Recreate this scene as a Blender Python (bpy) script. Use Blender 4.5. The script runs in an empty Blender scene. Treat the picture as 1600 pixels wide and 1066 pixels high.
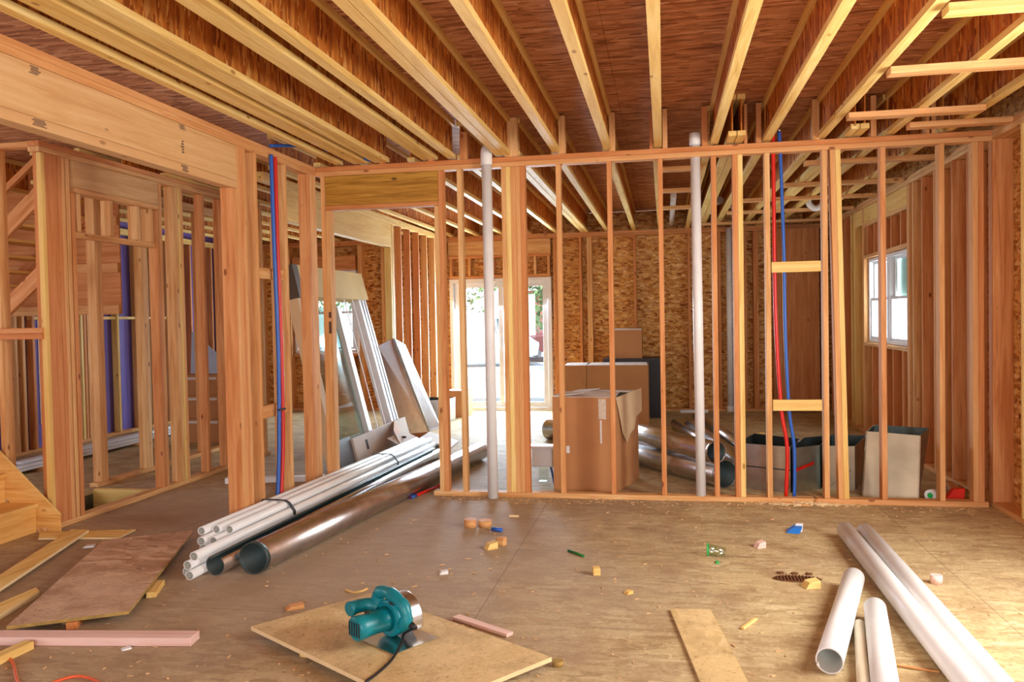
import bpy, bmesh, math, random
from mathutils import Vector, Matrix
random.seed(7)
sc = bpy.context.scene
COL = sc.collection

# ------------------------------------------------------------ camera
RT = Vector((0.983091458508049, 0.18213374362460183, -0.018933664246649433))
UP = Vector((0.013668882438594057, 0.030118217162403618, 0.9994528776524876))
FW = Vector((-0.18260434239468928, 0.9828123892321698, -0.027119397308143812))
CAM = Vector((0, 0, 1.4343)); FPX = 1280.0
cd = bpy.data.cameras.new('camera'); cam = bpy.data.objects.new('camera', cd); COL.objects.link(cam)
cd.sensor_width = 36; cd.lens = FPX / 1600 * 36; cd.clip_end = 300; cd.clip_start = 0.05
cam.matrix_world = Matrix(((RT.x, UP.x, -FW.x, CAM.x), (RT.y, UP.y, -FW.y, CAM.y), (RT.z, UP.z, -FW.z, CAM.z), (0, 0, 0, 1)))
sc.camera = cam

def at(x, y, ax, val):
    """point of the real plane (axis ax = val) seen at pixel x, y of the 1600x1066 photograph"""
    d = RT * ((x - 800) / FPX) - UP * ((y - 533) / FPX) + FW
    t = (val - CAM[ax]) / d[ax]
    return CAM + d * t

# ------------------------------------------------------------ world, sun, daylight through openings, two added fills
w = bpy.data.worlds.new('sky'); sc.world = w; w.use_nodes = True
nt = w.node_tree; bg = nt.nodes['Background']
tc = nt.nodes.new('ShaderNodeTexCoord'); sx = nt.nodes.new('ShaderNodeSeparateXYZ'); cr = nt.nodes.new('ShaderNodeValToRGB')
nt.links.new(tc.outputs['Generated'], sx.inputs[0]); nt.links.new(sx.outputs['Z'], cr.inputs[0]); nt.links.new(cr.outputs[0], bg.inputs[0])
cr.color_ramp.elements[0].position = 0.0; cr.color_ramp.elements[0].color = (0.95, 0.97, 1, 1)
cr.color_ramp.elements[1].position = 0.6; cr.color_ramp.elements[1].color = (0.55, 0.75, 1, 1)
bg.inputs[1].default_value = 2.6
sd = bpy.data.lights.new('sun', 'SUN'); sd.energy = 9; sd.angle = 0.01; sd.color = (1, 0.95, 0.86)
so = bpy.data.objects.new('sun', sd); COL.objects.link(so); so.rotation_euler = (math.radians(35), 0, math.radians(-12))

def area(name, loc, direction, sx_, sy_, power, color, spread=180):
    l = bpy.data.lights.new(name, 'AREA'); l.shape = 'RECTANGLE'; l.size = sx_; l.size_y = sy_; l.energy = power; l.color = color
    l.spread = math.radians(spread)
    o = bpy.data.objects.new(name, l); COL.objects.link(o); o.location = loc
    o.rotation_euler = Vector(direction).to_track_quat('-Z', 'Z').to_euler()
    return o
WARM = (0.97, 0.975, 1.0); COOL = (0.72, 0.86, 1.0)
area('daylight_rear_window', (0.2, -2.45, 1.35), (0, 1, 0.12), 3.6, 2.1, 200, WARM)
area('daylight_right_window', (2.44, 3.5, 1.62), (-1, 0.1, -0.35), 1.4, 1.2, 150, (1.0, 0.98, 0.92))
area('daylight_patio_door', (-2.5, 12.75, 1.1), (0, -1, -0.35), 1.5, 1.9, 430, COOL)
area('daylight_side_window', (2.52, 9.43, 1.57), (-1, 0, 0), 1.6, 0.9, 70, (0.95, 0.97, 1))
area('daylight_back_room_window', (-5.2, 12.75, 1.5), (0, -1, -0.1), 1.0, 1.1, 110, COOL)
area('fill_light_hall', (-7.0, 4.0, 1.5), (1, 0.2, 0), 1.6, 1.4, 35, WARM)  # added fill lamp for the hall, no window known there
area('fill_light_left_rear', (-5.0, -2.45, 1.5), (0.1, 1, 0), 1.6, 1.4, 80, WARM)  # added fill lamp, out of view, brightens the left rooms

vs = sc.view_settings
sc.display_settings.display_device = 'sRGB'
vs.view_transform = 'Standard'; vs.look = 'None'; vs.gamma = 1; vs.use_curve_mapping = False; vs.exposure = -0.35

# ------------------------------------------------------------ materials
def srgb(r, g, b):
    f = lambda c: (c / 255 / 12.92) if c / 255 <= 0.04045 else ((c / 255 + 0.055) / 1.055) ** 2.4
    return (f(r), f(g), f(b), 1)

def newmat(name):
    m = bpy.data.materials.new(name); m.use_nodes = True
    n = m.node_tree.nodes; l = m.node_tree.links
    return m, n, l, n['Principled BSDF']

def plain(name, rgb, rough=0.5, metal=0.0, var=0.06, scale=6, bump=0.0, spec=0.5):
    m, n, l, b = newmat(name)
    t = n.new('ShaderNodeTexCoord'); no = n.new('ShaderNodeTexNoise'); no.inputs['Scale'].default_value = scale; no.inputs['Detail'].default_value = 5
    l.new(t.outputs['Object'], no.inputs['Vector'])
    r = n.new('ShaderNodeValToRGB'); c = srgb(*rgb)
    r.color_ramp.elements[0].position = 0.3; r.color_ramp.elements[1].position = 0.7
    r.color_ramp.elements[0].color = tuple(v * (1 - var * 2) for v in c[:3]) + (1,)
    r.color_ramp.elements[1].color = tuple(min(1, v * (1 + var)) for v in c[:3]) + (1,)
    l.new(no.outputs['Fac'], r.inputs[0]); l.new(r.outputs[0], b.inputs['Base Color'])
    b.inputs['Roughness'].default_value = rough; b.inputs['Metallic'].default_value = metal
    b.inputs['Specular IOR Level'].default_value = spec
    if bump:
        bp = n.new('ShaderNodeBump'); bp.inputs['Strength'].default_value = bump; bp.inputs['Distance'].default_value = 0.01
        l.new(no.outputs['Fac'], bp.inputs['Height']); l.new(bp.outputs[0], b.inputs['Normal'])
    return m

_wood = {}
TONES = {  # dark grain, mid, light, second tint (per-board), knot
    'fir': ((200, 140, 82), (224, 172, 112), (238, 196, 140), (218, 148, 90), (128, 62, 24)),
    'red': ((190, 116, 62), (214, 146, 90), (228, 168, 112), (204, 124, 68), (120, 52, 20)),
    'pine': ((218, 172, 92), (240, 204, 126), (250, 222, 152), (230, 184, 104), (160, 104, 46)),
    'pink': ((222, 178, 164), (240, 204, 192), (248, 220, 210), (232, 192, 180), (170, 100, 80)),
    'lvl': ((104, 66, 20), (184, 132, 48), (216, 166, 74), (168, 114, 38), (74, 48, 24)),
    'header': ((208, 160, 106), (220, 176, 122), (226, 188, 136), (214, 164, 112), (110, 66, 36)),
    'stair': ((210, 150, 76), (236, 186, 108), (244, 204, 130), (228, 168, 90), (190, 126, 60)),
}
def wood(axis, tone='fir', bold=1.0):
    key = (axis, tone, bold)
    if key in _wood: return _wood[key]
    m, n, l, b = newmat('wood_%s_%s' % (tone, 'xyz'[axis]))
    d, mid, li, alt, kn = [srgb(*c) for c in TONES[tone]]
    t = n.new('ShaderNodeTexCoord'); oi = n.new('ShaderNodeObjectInfo')
    mul = n.new('ShaderNodeVectorMath'); mul.operation = 'MULTIPLY_ADD'
    cx = n.new('ShaderNodeCombineXYZ')
    for i, k in enumerate((37.0, 23.0, 51.0)):
        mm = n.new('ShaderNodeMath'); mm.operation = 'MULTIPLY'; mm.inputs[1].default_value = k
        l.new(oi.outputs['Random'], mm.inputs[0]); l.new(mm.outputs[0], cx.inputs[i])
    sc_ = [16.0, 16.0, 16.0]; sc_[axis] = 0.9
    mul.inputs[1].default_value = sc_
    l.new(t.outputs['Object'], mul.inputs[0]); l.new(cx.outputs[0], mul.inputs[2])
    g = n.new('ShaderNodeTexNoise'); g.inputs['Scale'].default_value = 1.6; g.inputs['Detail'].default_value = 7; g.inputs['Roughness'].default_value = 0.62; g.inputs['Distortion'].default_value = 0.7
    l.new(mul.outputs[0], g.inputs['Vector'])
    r = n.new('ShaderNodeValToRGB'); e = r.color_ramp.elements
    e[0].position = 0.34; e[0].color = d; e[1].position = 0.66; e[1].color = li
    k = e.new(0.5); k.color = mid
    l.new(g.outputs['Fac'], r.inputs[0])
    # per-board tint
    mix = n.new('ShaderNodeMix'); mix.data_type = 'RGBA'
    ra = n.new('ShaderNodeMath'); ra.operation = 'MULTIPLY'; ra.inputs[1].default_value = 0.6
    l.new(oi.outputs['Random'], ra.inputs[0]); l.new(ra.outputs[0], mix.inputs['Factor'])
    l.new(r.outputs[0], mix.inputs['A']); mix.inputs['B'].default_value = alt
    # knots
    v = n.new('ShaderNodeTexVoronoi'); v.inputs['Scale'].default_value = 1.0
    mk = n.new('ShaderNodeVectorMath'); mk.operation = 'MULTIPLY_ADD'
    ks = [7.0, 7.0, 7.0]; ks[axis] = 3.2; mk.inputs[1].default_value = ks
    l.new(t.outputs['Object'], mk.inputs[0]); l.new(cx.outputs[0], mk.inputs[2]); l.new(mk.outputs[0], v.inputs['Vector'])
    kr = n.new('ShaderNodeValToRGB'); kr.color_ramp.elements[0].position = 0.05; kr.color_ramp.elements[0].color = (0.85, 0.85, 0.85, 1)
    kr.color_ramp.elements[1].position = 0.10; kr.color_ramp.elements[1].color = (0, 0, 0, 1)
    l.new(v.outputs['Distance'], kr.inputs[0])
    mix2 = n.new('ShaderNodeMix'); mix2.data_type = 'RGBA'
    l.new(kr.outputs[0], mix2.inputs['Factor']); l.new(mix.outputs['Result'], mix2.inputs['A']); mix2.inputs['B'].default_value = kn
    mo = n.new('ShaderNodeTexNoise'); mo.inputs['Scale'].default_value = 0.35; mo.inputs['Detail'].default_value = 4; l.new(mul.outputs[0], mo.inputs['Vector'])
    mm_ = n.new('ShaderNodeMapRange'); mm_.inputs[1].default_value = 0.52; mm_.inputs[2].default_value = 0.7; mm_.inputs[4].default_value = 0.55; l.new(mo.outputs['Fac'], mm_.inputs[0])
    mix3 = n.new('ShaderNodeMix'); mix3.data_type = 'RGBA'; l.new(mm_.outputs[0], mix3.inputs['Factor']); l.new(mix2.outputs['Result'], mix3.inputs['A']); mix3.inputs['B'].default_value = alt
    fi = n.new('ShaderNodeTexNoise'); fi.inputs['Scale'].default_value = 5.5; fi.inputs['Detail'].default_value = 3; l.new(mul.outputs[0], fi.inputs['Vector'])
    fr = n.new('ShaderNodeMapRange'); fr.inputs[1].default_value = 0.42; fr.inputs[2].default_value = 0.28; fr.inputs[4].default_value = 0.55; l.new(fi.outputs['Fac'], fr.inputs[0])
    mix4 = n.new('ShaderNodeMix'); mix4.data_type = 'RGBA'; l.new(fr.outputs[0], mix4.inputs['Factor']); l.new(mix3.outputs['Result'], mix4.inputs['A']); mix4.inputs['B'].default_value = d
    l.new(mix4.outputs['Result'], b.inputs['Base Color'])
    b.inputs['Roughness'].default_value = 0.62; b.inputs['Specular IOR Level'].default_value = 0.25
    bp = n.new('ShaderNodeBump'); bp.inputs['Strength'].default_value = 0.15; bp.inputs['Distance'].default_value = 0.004
    l.new(g.outputs['Fac'], bp.inputs['Height']); l.new(bp.outputs[0], b.inputs['Normal'])
    _wood[key] = m
    return m

def osb(name, cols, stretch=(14, 40, 14), rot=(0, 0, 0), seams=None, worn=None, dirt=None):
    """pressed strand board: three layers of stretched chips"""
    m, n, l, b = newmat(name)
    t = n.new('ShaderNodeTexCoord')
    nz = n.new('ShaderNodeTexNoise'); nz.inputs['Scale'].default_value = 5; nz.inputs['Detail'].default_value = 3
    l.new(t.outputs['Object'], nz.inputs['Vector'])
    facs = []
    for i, (a, s) in enumerate((((0.25, 0.3, 0.25), 1.0), ((-0.35, -0.25, -0.4), 1.25), ((0.9, 0.8, 0.9), 0.9))):
        mp = n.new('ShaderNodeMapping'); mp.inputs['Rotation'].default_value = tuple(a[j] * 0.8 + rot[j] for j in range(3))
        mp.inputs['Scale'].default_value = tuple(c * s for c in stretch); mp.inputs['Location'].default_value = (i * 7.3, i * 3.1, i)
        l.new(t.outputs['Object'], mp.inputs['Vector'])
        ad = n.new('ShaderNodeVectorMath'); ad.operation = 'MULTIPLY_ADD'; ad.inputs[1].default_value = (1.6, 1.6, 1.6)
        l.new(nz.outputs['Color'], ad.inputs[0]); l.new(mp.outputs[0], ad.inputs[2])
        v = n.new('ShaderNodeTexVoronoi'); v.inputs['Scale'].default_value = 1.0
        l.new(ad.outputs[0], v.inputs['Vector'])
        s_ = n.new('ShaderNodeSeparateColor'); l.new(v.outputs['Color'], s_.inputs[0])
        facs.append(s_)
    mx = n.new('ShaderNodeMix'); mx.data_type = 'FLOAT'
    st = n.new('ShaderNodeMath'); st.operation = 'GREATER_THAN'; st.inputs[1].default_value = 0.5
    l.new(facs[0].outputs[1], st.inputs[0]); l.new(st.outputs[0], mx.inputs['Factor'])
    l.new(facs[0].outputs[0], mx.inputs['A']); l.new(facs[1].outputs[0], mx.inputs['B'])
    mx2 = n.new('ShaderNodeMix'); mx2.data_type = 'FLOAT'
    st2 = n.new('ShaderNodeMath'); st2.operation = 'GREATER_THAN'; st2.inputs[1].default_value = 0.72
    l.new(facs[2].outputs[1], st2.inputs[0]); l.new(st2.outputs[0], mx2.inputs['Factor'])
    l.new(mx.outputs['Result'], mx2.inputs['A']); l.new(facs[2].outputs[0], mx2.inputs['B'])
    r = n.new('ShaderNodeValToRGB'); e = r.color_ramp.elements
    e[0].position = 0.0; e[0].color = srgb(*cols[0]); e[1].position = 1.0; e[1].color = srgb(*cols[-1])
    for i, c in enumerate(cols[1:-1]):
        k = e.new((i + 1) / (len(cols) - 1)); k.color = srgb(*c)
    l.new(mx2.outputs['Result'], r.inputs[0])
    out = r.outputs[0]
    big = n.new('ShaderNodeTexNoise'); big.inputs['Scale'].default_value = 0.9; big.inputs['Detail'].default_value = 4
    l.new(t.outputs['Object'], big.inputs['Vector'])
    if worn:
        mp = n.new('ShaderNodeMapRange'); mp.inputs[1].default_value = 0.35; mp.inputs[2].default_value = 0.68; mp.inputs[3].default_value = worn[1]; mp.inputs[4].default_value = worn[2]
        l.new(big.outputs['Fac'], mp.inputs[0])
        m3 = n.new('ShaderNodeMix'); m3.data_type = 'RGBA'; l.new(mp.outputs[0], m3.inputs['Factor'])
        l.new(out, m3.inputs['A']); m3.inputs['B'].default_value = srgb(*worn[0]); out = m3.outputs['Result']
        # sawdust and dirt specks
        sp = n.new('ShaderNodeTexNoise'); sp.inputs['Scale'].default_value = 46; sp.inputs['Detail'].default_value = 6; sp.inputs['Roughness'].default_value = 0.75
        l.new(t.outputs['Object'], sp.inputs['Vector'])
        for lo, hi, c, k in ((0.58, 0.64, (246, 222, 178), 0.6), (0.43, 0.34, (122, 80, 46), 0.65)):
            mr = n.new('ShaderNodeMapRange'); mr.inputs[1].default_value = lo; mr.inputs[2].default_value = hi; mr.inputs[4].default_value = k
            l.new(sp.outputs['Fac'], mr.inputs[0])
            m4 = n.new('ShaderNodeMix'); m4.data_type = 'RGBA'; l.new(mr.outputs[0], m4.inputs['Factor'])
            l.new(out, m4.inputs['A']); m4.inputs['B'].default_value = srgb(*c); out = m4.outputs['Result']
    if worn:
        bl = n.new('ShaderNodeTexNoise'); bl.inputs['Scale'].default_value = 3.2; bl.inputs['Detail'].default_value = 8; bl.inputs['Roughness'].default_value = 0.7
        l.new(t.outputs['Object'], bl.inputs['Vector'])
        mr = n.new('ShaderNodeMapRange'); mr.inputs[1].default_value = 0.54; mr.inputs[2].default_value = 0.36; mr.inputs[4].default_value = 0.5; l.new(bl.outputs['Fac'], mr.inputs[0])
        m6 = n.new('ShaderNodeMix'); m6.data_type = 'RGBA'; l.new(mr.outputs[0], m6.inputs['Factor']); l.new(out, m6.inputs['A']); m6.inputs['B'].default_value = srgb(142, 104, 70); out = m6.outputs['Result']
    if dirt:
        # trodden dirt patch with a ragged outline
        gm = n.new('ShaderNodeNewGeometry')
        dn = n.new('ShaderNodeTexNoise'); dn.inputs['Scale'].default_value = 1.3; dn.inputs['Detail'].default_value = 6
        l.new(gm.outputs['Position'], dn.inputs['Vector'])
        dd = n.new('ShaderNodeVectorMath'); dd.operation = 'DISTANCE'; dd.inputs[1].default_value = (*dirt[0], 0)
        l.new(gm.outputs['Position'], dd.inputs[0])
        da = n.new('ShaderNodeMath'); da.operation = 'MULTIPLY_ADD'; da.inputs[1].default_value = 3.0; l.new(dn.outputs['Fac'], da.inputs[0]); l.new(dd.outputs['Value'], da.inputs[2])
        dm = n.new('ShaderNodeMapRange'); dm.inputs[1].default_value = dirt[1] + 2.4; dm.inputs[2].default_value = dirt[1] + .4; dm.inputs[4].default_value = .75
        l.new(da.outputs[0], dm.inputs[0])
        d4 = n.new('ShaderNodeMix'); d4.data_type = 'RGBA'; l.new(dm.outputs[0], d4.inputs['Factor']); l.new(out, d4.inputs['A']); d4.inputs['B'].default_value = srgb(*dirt[2]); out = d4.outputs['Result']
    if seams:
        # sheet joints: dark lines every (sx, sy) metres
        px_ = n.new('ShaderNodeSeparateXYZ'); l.new(t.outputs['Object'], px_.inputs[0])
        prev = None
        for ax, size, off in seams:
            a = n.new('ShaderNodeMath'); a.operation = 'ADD'; a.inputs[1].default_value = off; l.new(px_.outputs[ax], a.inputs[0])
            md = n.new('ShaderNodeMath'); md.operation = 'PINGPONG'; md.inputs[1].default_value = size / 2; l.new(a.outputs[0], md.inputs[0])
            lt = n.new('ShaderNodeMath'); lt.operation = 'LESS_THAN'; lt.inputs[1].default_value = 0.0025; l.new(md.outputs[0], lt.inputs[0])
            if prev is None: prev = lt
            else:
                mxx = n.new('ShaderNodeMath'); mxx.operation = 'MAXIMUM'; l.new(prev.outputs[0], mxx.inputs[0]); l.new(lt.outputs[0], mxx.inputs[1]); prev = mxx
        sm = n.new('ShaderNodeMath'); sm.operation = 'MULTIPLY'; sm.inputs[1].default_value = 0.45; l.new(prev.outputs[0], sm.inputs[0])
        m5 = n.new('ShaderNodeMix'); m5.data_type = 'RGBA'; l.new(sm.outputs[0], m5.inputs['Factor']); l.new(out, m5.inputs['A'])
        m5.inputs['B'].default_value = srgb(70, 36, 18); out = m5.outputs['Result']
    l.new(out, b.inputs['Base Color'])
    b.inputs['Roughness'].default_value = 0.7; b.inputs['Specular IOR Level'].default_value = 0.22
    bp = n.new('ShaderNodeBump'); bp.inputs['Strength'].default_value = 0.25; bp.inputs['Distance'].default_value = 0.003
    l.new(mx2.outputs['Result'], bp.inputs['Height']); l.new(bp.outputs[0], b.inputs['Normal'])
    return m

OC = [(140, 76, 34), (178, 104, 50), (200, 128, 66), (216, 150, 86), (166, 92, 42), (226, 170, 106)]
M_OSBV = osb('osb_wall', [(140, 78, 30), (196, 130, 62), (216, 156, 84), (232, 180, 108), (172, 104, 46), (244, 204, 140)], stretch=(15, 15, 38), rot=(0.2, 0, 0.1), seams=((2, 1.22, 0.3),))
M_WEB = osb('osb_joist_web', [(128, 60, 14), (176, 94, 28), (198, 116, 40), (216, 142, 62), (156, 80, 22), (232, 170, 92)], stretch=(30, 34, 9), rot=(0, 0, 0), seams=((1, 1.22, 0.2),))
M_CEIL = osb('osb_subfloor', [(128, 76, 44), (178, 114, 74), (198, 134, 90), (216, 156, 112), (156, 94, 58), (230, 176, 132)], stretch=(7, 44, 30), rot=(0, 0, 0), seams=((1, 1.22, 0.55), (0, 2.44, 0.4)))
M_FLOOR = osb('subfloor_worn', [(160, 134, 92), (188, 164, 118), (202, 178, 132), (208, 186, 140), (172, 146, 100), (222, 202, 158)], stretch=(9, 30, 30), seams=((1, 1.22, 0.05), (0, 2.44, 1.0)), worn=((186, 160, 120), 0.0, 0.6), dirt=((-2.6, 5.2), 2.4, (172, 150, 130)))
M_PLY = osb('weathered_plywood', [(156, 112, 82), (196, 154, 118), (220, 184, 150), (180, 134, 100)], stretch=(4, 14, 12), worn=((216, 186, 158), -0.2, 0.9))
M_PLYY = osb('yellow_plywood', [(214, 184, 126), (224, 194, 138), (230, 202, 148), (218, 188, 132)], stretch=(8, 3, 12), worn=((212, 180, 130), 0.1, 0.6))
M_PLYE = plain('plywood_edge', (236, 206, 156), 0.7)
M_PLYOLD = plain('plywood_old_edge', (170, 136, 70), 0.8, var=0.15, scale=20)
M_PVC = plain('white_pvc', (238, 236, 234), 0.35, var=0.03)
M_PVCIN = plain('pvc_bore_shade', (176, 172, 160), 0.5, var=0.03)  # greyer than the outside: shade in the pipe mouths put into the colour
M_CREAM = plain('cream_pvc', (240, 226, 196), 0.4, var=0.03)
M_VINYL = plain('white_vinyl', (232, 232, 236), 0.4, var=0.02)
M_GALV = plain('galvanised_steel', (206, 204, 206), 0.27, 1.0, var=0.08, scale=14)
M_GALVD = plain('galvanised_inside_shade', (70, 84, 84), 0.5, 0.6, var=0.1)  # dark copy of the steel: shade inside the ducts put into the colour
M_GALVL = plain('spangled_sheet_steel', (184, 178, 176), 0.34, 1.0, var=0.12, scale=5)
M_GALVT = plain('dull_steel_tan_reflection', (172, 156, 132), 0.5, 0.9, var=0.12, scale=4)  # tan reflection of the timber room put into the base colour
M_GALVB = plain('blue_sheen_steel', (214, 232, 240), 0.3, 1.0, var=0.12, scale=6)  # blue sheen of the middle box put into the base colour
M_CARD = plain('cardboard', (192, 134, 84), 0.8, var=0.06, scale=3)
M_CARDL = plain('light_cardboard', (222, 190, 150), 0.8, var=0.06, scale=3)
M_CARDY = plain('yellow_cardboard', (224, 196, 128), 0.8, var=0.04, scale=3)
M_CARDP = plain('printed_white_cardboard', (226, 214, 206), 0.75, var=0.05, scale=4)
M_TAPE = plain('clear_packing_tape', (216, 196, 176), 0.2, var=0.1, scale=60)
M_DARK = plain('dark_plastic', (40, 36, 36), 0.5)
M_BLACK = plain('black_rubber', (26, 22, 22), 0.55)
M_GREY = plain('grey_sheet', (112, 112, 118), 0.5)
M_PEXR = plain('red_pex', (214, 30, 14), 0.35, var=0.03)
M_PEXB = plain('blue_pex', (40, 98, 190), 0.35, var=0.03)
M_TEAL = plain('teal_plastic', (0, 128, 140), 0.38, var=0.08, scale=10)
M_STEEL = plain('bright_steel', (200, 196, 190), 0.25, 1.0, var=0.05)
M_PURPLE = plain('purple_board', (112, 92, 168), 0.7, var=0.06, scale=1)
M_RED = plain('red_plastic', (226, 40, 20), 0.4)
M_GREEN = plain('green_plastic', (40, 190, 90), 0.35)
M_BLUE = plain('blue_plastic', (40, 120, 210), 0.35)
M_PAPER = plain('white_paper', (240, 240, 240), 0.7)
M_ORANGE = plain('orange_cord', (226, 96, 50), 0.5)
M_SHADOWPIT = plain('earth', (92, 84, 60), 0.9, var=0.2)
M_GRASS = plain('pale_gravel', (226, 226, 226), 0.9, var=0.1, scale=0.6)
M_LEAF = plain('leaves', (120, 150, 96), 0.7, var=0.3, scale=3)
M_BARK = plain('bark', (110, 94, 84), 0.9, var=0.2, scale=12)
M_VAN = plain('white_van_paint', (236, 238, 240), 0.25, var=0.01)
M_BRICK = plain('red_brick', (176, 110, 96), 0.8, var=0.1, scale=8)
M_CONC = plain('concrete', (190, 188, 184), 0.85, var=0.1, scale=3)
M_SIDING = plain('white_siding', (236, 238, 240), 0.6, var=0.03)
M_SCREEN = plain('greenish_screen', (150, 190, 178), 0.6)

def glass(name, tint=(0.95, 1, 1), rough=0.0, alpha=0.12):
    m, n, l, b = newmat(name)
    tr = n.new('ShaderNodeBsdfTransparent'); tr.inputs[0].default_value = (*tint, 1)
    gl = n.new('ShaderNodeBsdfGlossy'); gl.inputs['Roughness'].default_value = rough
    mx = n.new('ShaderNodeMixShader'); mx.inputs[0].default_value = alpha
    l.new(tr.outputs[0], mx.inputs[1]); l.new(gl.outputs[0], mx.inputs[2]); l.new(mx.outputs[0], n['Material Output'].inputs[0])
    return m
M_GLASS = glass('window_glass', (0.97, 1, 1), 0.0, 0.06)
M_TGLASS = glass('teal_tinted_glass', (0.62, 0.80, 0.78), 0.05, 0.30)
M_CUP = glass('clear_plastic', (0.92, 0.97, 0.92), 0.1, 0.15)

# ------------------------------------------------------------ mesh helpers
WLOC = {}
def _link(name, me, mat, parent, origin, rot=None):
    o = bpy.data.objects.new(name, me); COL.objects.link(o)
    mats = mat if isinstance(mat, (list, tuple)) else [mat]
    for x in mats: me.materials.append(x)
    WLOC[o.name] = Vector(origin)
    if parent is not None:
        o.parent = parent; o.location = Vector(origin) - WLOC[parent.name]
    else: o.location = origin
    if rot is not None: o.rotation_euler = rot.to_euler()
    return o

class MB:
    def __init__(s): s.bm = bmesh.new(); s.mi = 0
    def _faces(s, vs_, fs):
        v = [s.bm.verts.new(p) for p in vs_]; out = []
        for f in fs:
            try:
                fc = s.bm.faces.new([v[i] for i in f]); fc.material_index = s.mi; out.append(fc)
            except ValueError: pass
        return v
    def box(s, x0, y0, z0, x1, y1, z1):
        p = [(x, y, z) for z in (z0, z1) for y in (y0, y1) for x in (x0, x1)]
        s._faces(p, [(0, 2, 3, 1), (4, 5, 7, 6), (0, 1, 5, 4), (2, 6, 7, 3), (0, 4, 6, 2), (1, 3, 7, 5)]); return s
    def prism(s, pts, vec):
        """closed outline extruded by vec"""
        vec = Vector(vec); a = [Vector(p) for p in pts]; n = len(a)
        s._faces(a + [p + vec for p in a], [tuple(reversed(range(n))), tuple(range(n, 2 * n))] + [(i, (i + 1) % n, n + (i + 1) % n, n + i) for i in range(n)]); return s
    def bar(s, p, q, w_, h, upv=(0, 0, 1)):
        """rectangular bar from p to q, w_ wide, h high, centred"""
        p, q = Vector(p), Vector(q); d = (q - p).normalized(); u = Vector(upv); sd_ = d.cross(u)
        if sd_.length < 1e-4: sd_ = d.cross(Vector((0, 1, 0)))
        sd_.normalize(); u = sd_.cross(d).normalized()
        return s.prism([p + sd_ * a * w_ / 2 + u * b_ * h / 2 for a, b_ in ((-1, -1), (1, -1), (1, 1), (-1, 1))], q - p)
    def tube(s, pts, r, seg=16, inner=None, cap=True, arc=(0, 2 * math.pi)):
        pts = [Vector(p) for p in pts]; rings = []; irings = []
        full = abs(arc[1] - arc[0] - 2 * math.pi) < 1e-4
        up = None
        for i, p in enumerate(pts):
            d = (pts[min(i + 1, len(pts) - 1)] - pts[max(i - 1, 0)]).normalized()
            if up is None:
                up = Vector((0, 0, 1)) if abs(d.z) < 0.9 else Vector((0, 1, 0))
            sd_ = d.cross(up).normalized(); u2 = sd_.cross(d).normalized(); up = u2
            rr = r[i] if isinstance(r, (list, tuple)) else r
            nn = seg if full else seg + 1
            ang = [arc[0] + (arc[1] - arc[0]) * k / seg for k in range(nn)]
            rings.append([s.bm.verts.new(p + (sd_ * math.cos(a) + u2 * math.sin(a)) * rr) for a in ang])
            if inner: irings.append([s.bm.verts.new(p + (sd_ * math.cos(a) + u2 * math.sin(a)) * (rr - inner)) for a in ang])
        def sk(R, flip, mi):
            for i in range(len(R) - 1):
                m_ = len(R[i])
                for k in range(m_ if full else m_ - 1):
                    f = [R[i][k], R[i][(k + 1) % m_], R[i + 1][(k + 1) % m_], R[i + 1][k]]
                    if flip: f.reverse()
                    fc = s.bm.faces.new(f); fc.smooth = True; fc.material_index = mi
        sk(rings, False, s.mi)
        if inner:
            sk(irings, True, s.mi + (1 if s.inner2 else 0))
            for R, I in ((rings[0], irings[0]), (rings[-1], irings[-1])):
                m_ = len(R)
                for k in range(m_ if full else m_ - 1):
                    f = s.bm.faces.new([R[k], R[(k + 1) % m_], I[(k + 1) % m_], I[k]]); f.material_index = s.mi
            if not full:
                for k in (0, -1):
                    for i in range(len(rings) - 1):
                        f = s.bm.faces.new([rings[i][k], rings[i + 1][k], irings[i + 1][k], irings[i][k]]); f.material_index = s.mi
        elif cap:
            for R in (rings[0], rings[-1]):
                try:
                    f = s.bm.faces.new(R); f.material_index = s.mi
                except ValueError: pass
        return s
    inner2 = False
    def xform(s, M_):
        bmesh.ops.transform(s.bm, matrix=M_, verts=s.bm.verts); return s
    def bevel(s, w_, seg=1):
        bmesh.ops.bevel(s.bm, geom=list(s.bm.edges), offset=w_, segments=seg, profile=0.5, affect='EDGES', clamp_overlap=True); return s
    def jitter(s, a, seed=1):
        rr = random.Random(seed)
        for v in s.bm.verts: v.co += Vector((rr.uniform(-a, a), rr.uniform(-a, a), rr.uniform(-a, a)))
        return s
    def build(s, name, mat, parent=None, smooth=False):
        bmesh.ops.recalc_face_normals(s.bm, faces=s.bm.faces)
        xs = [v.co.x for v in s.bm.verts]; ys = [v.co.y for v in s.bm.verts]; zs = [v.co.z for v in s.bm.verts]
        org = Vector(((min(xs) + max(xs)) / 2, (min(ys) + max(ys)) / 2, min(zs)))
        bmesh.ops.translate(s.bm, vec=-org, verts=s.bm.verts)
        if smooth:
            for f in s.bm.faces: f.smooth = True
        me = bpy.data.meshes.new(name); s.bm.to_mesh(me); s.bm.free()
        return _link(name, me, mat, parent, org)
    def build_at(s, name, mat, M_, parent=None):
        """geometry stays in its own frame; M_ places it"""
        bmesh.ops.recalc_face_normals(s.bm, faces=s.bm.faces)
        me = bpy.data.meshes.new(name); s.bm.to_mesh(me); s.bm.free()
        return _link(name, me, mat, parent, M_.to_translation(), M_.to_quaternion())

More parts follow.
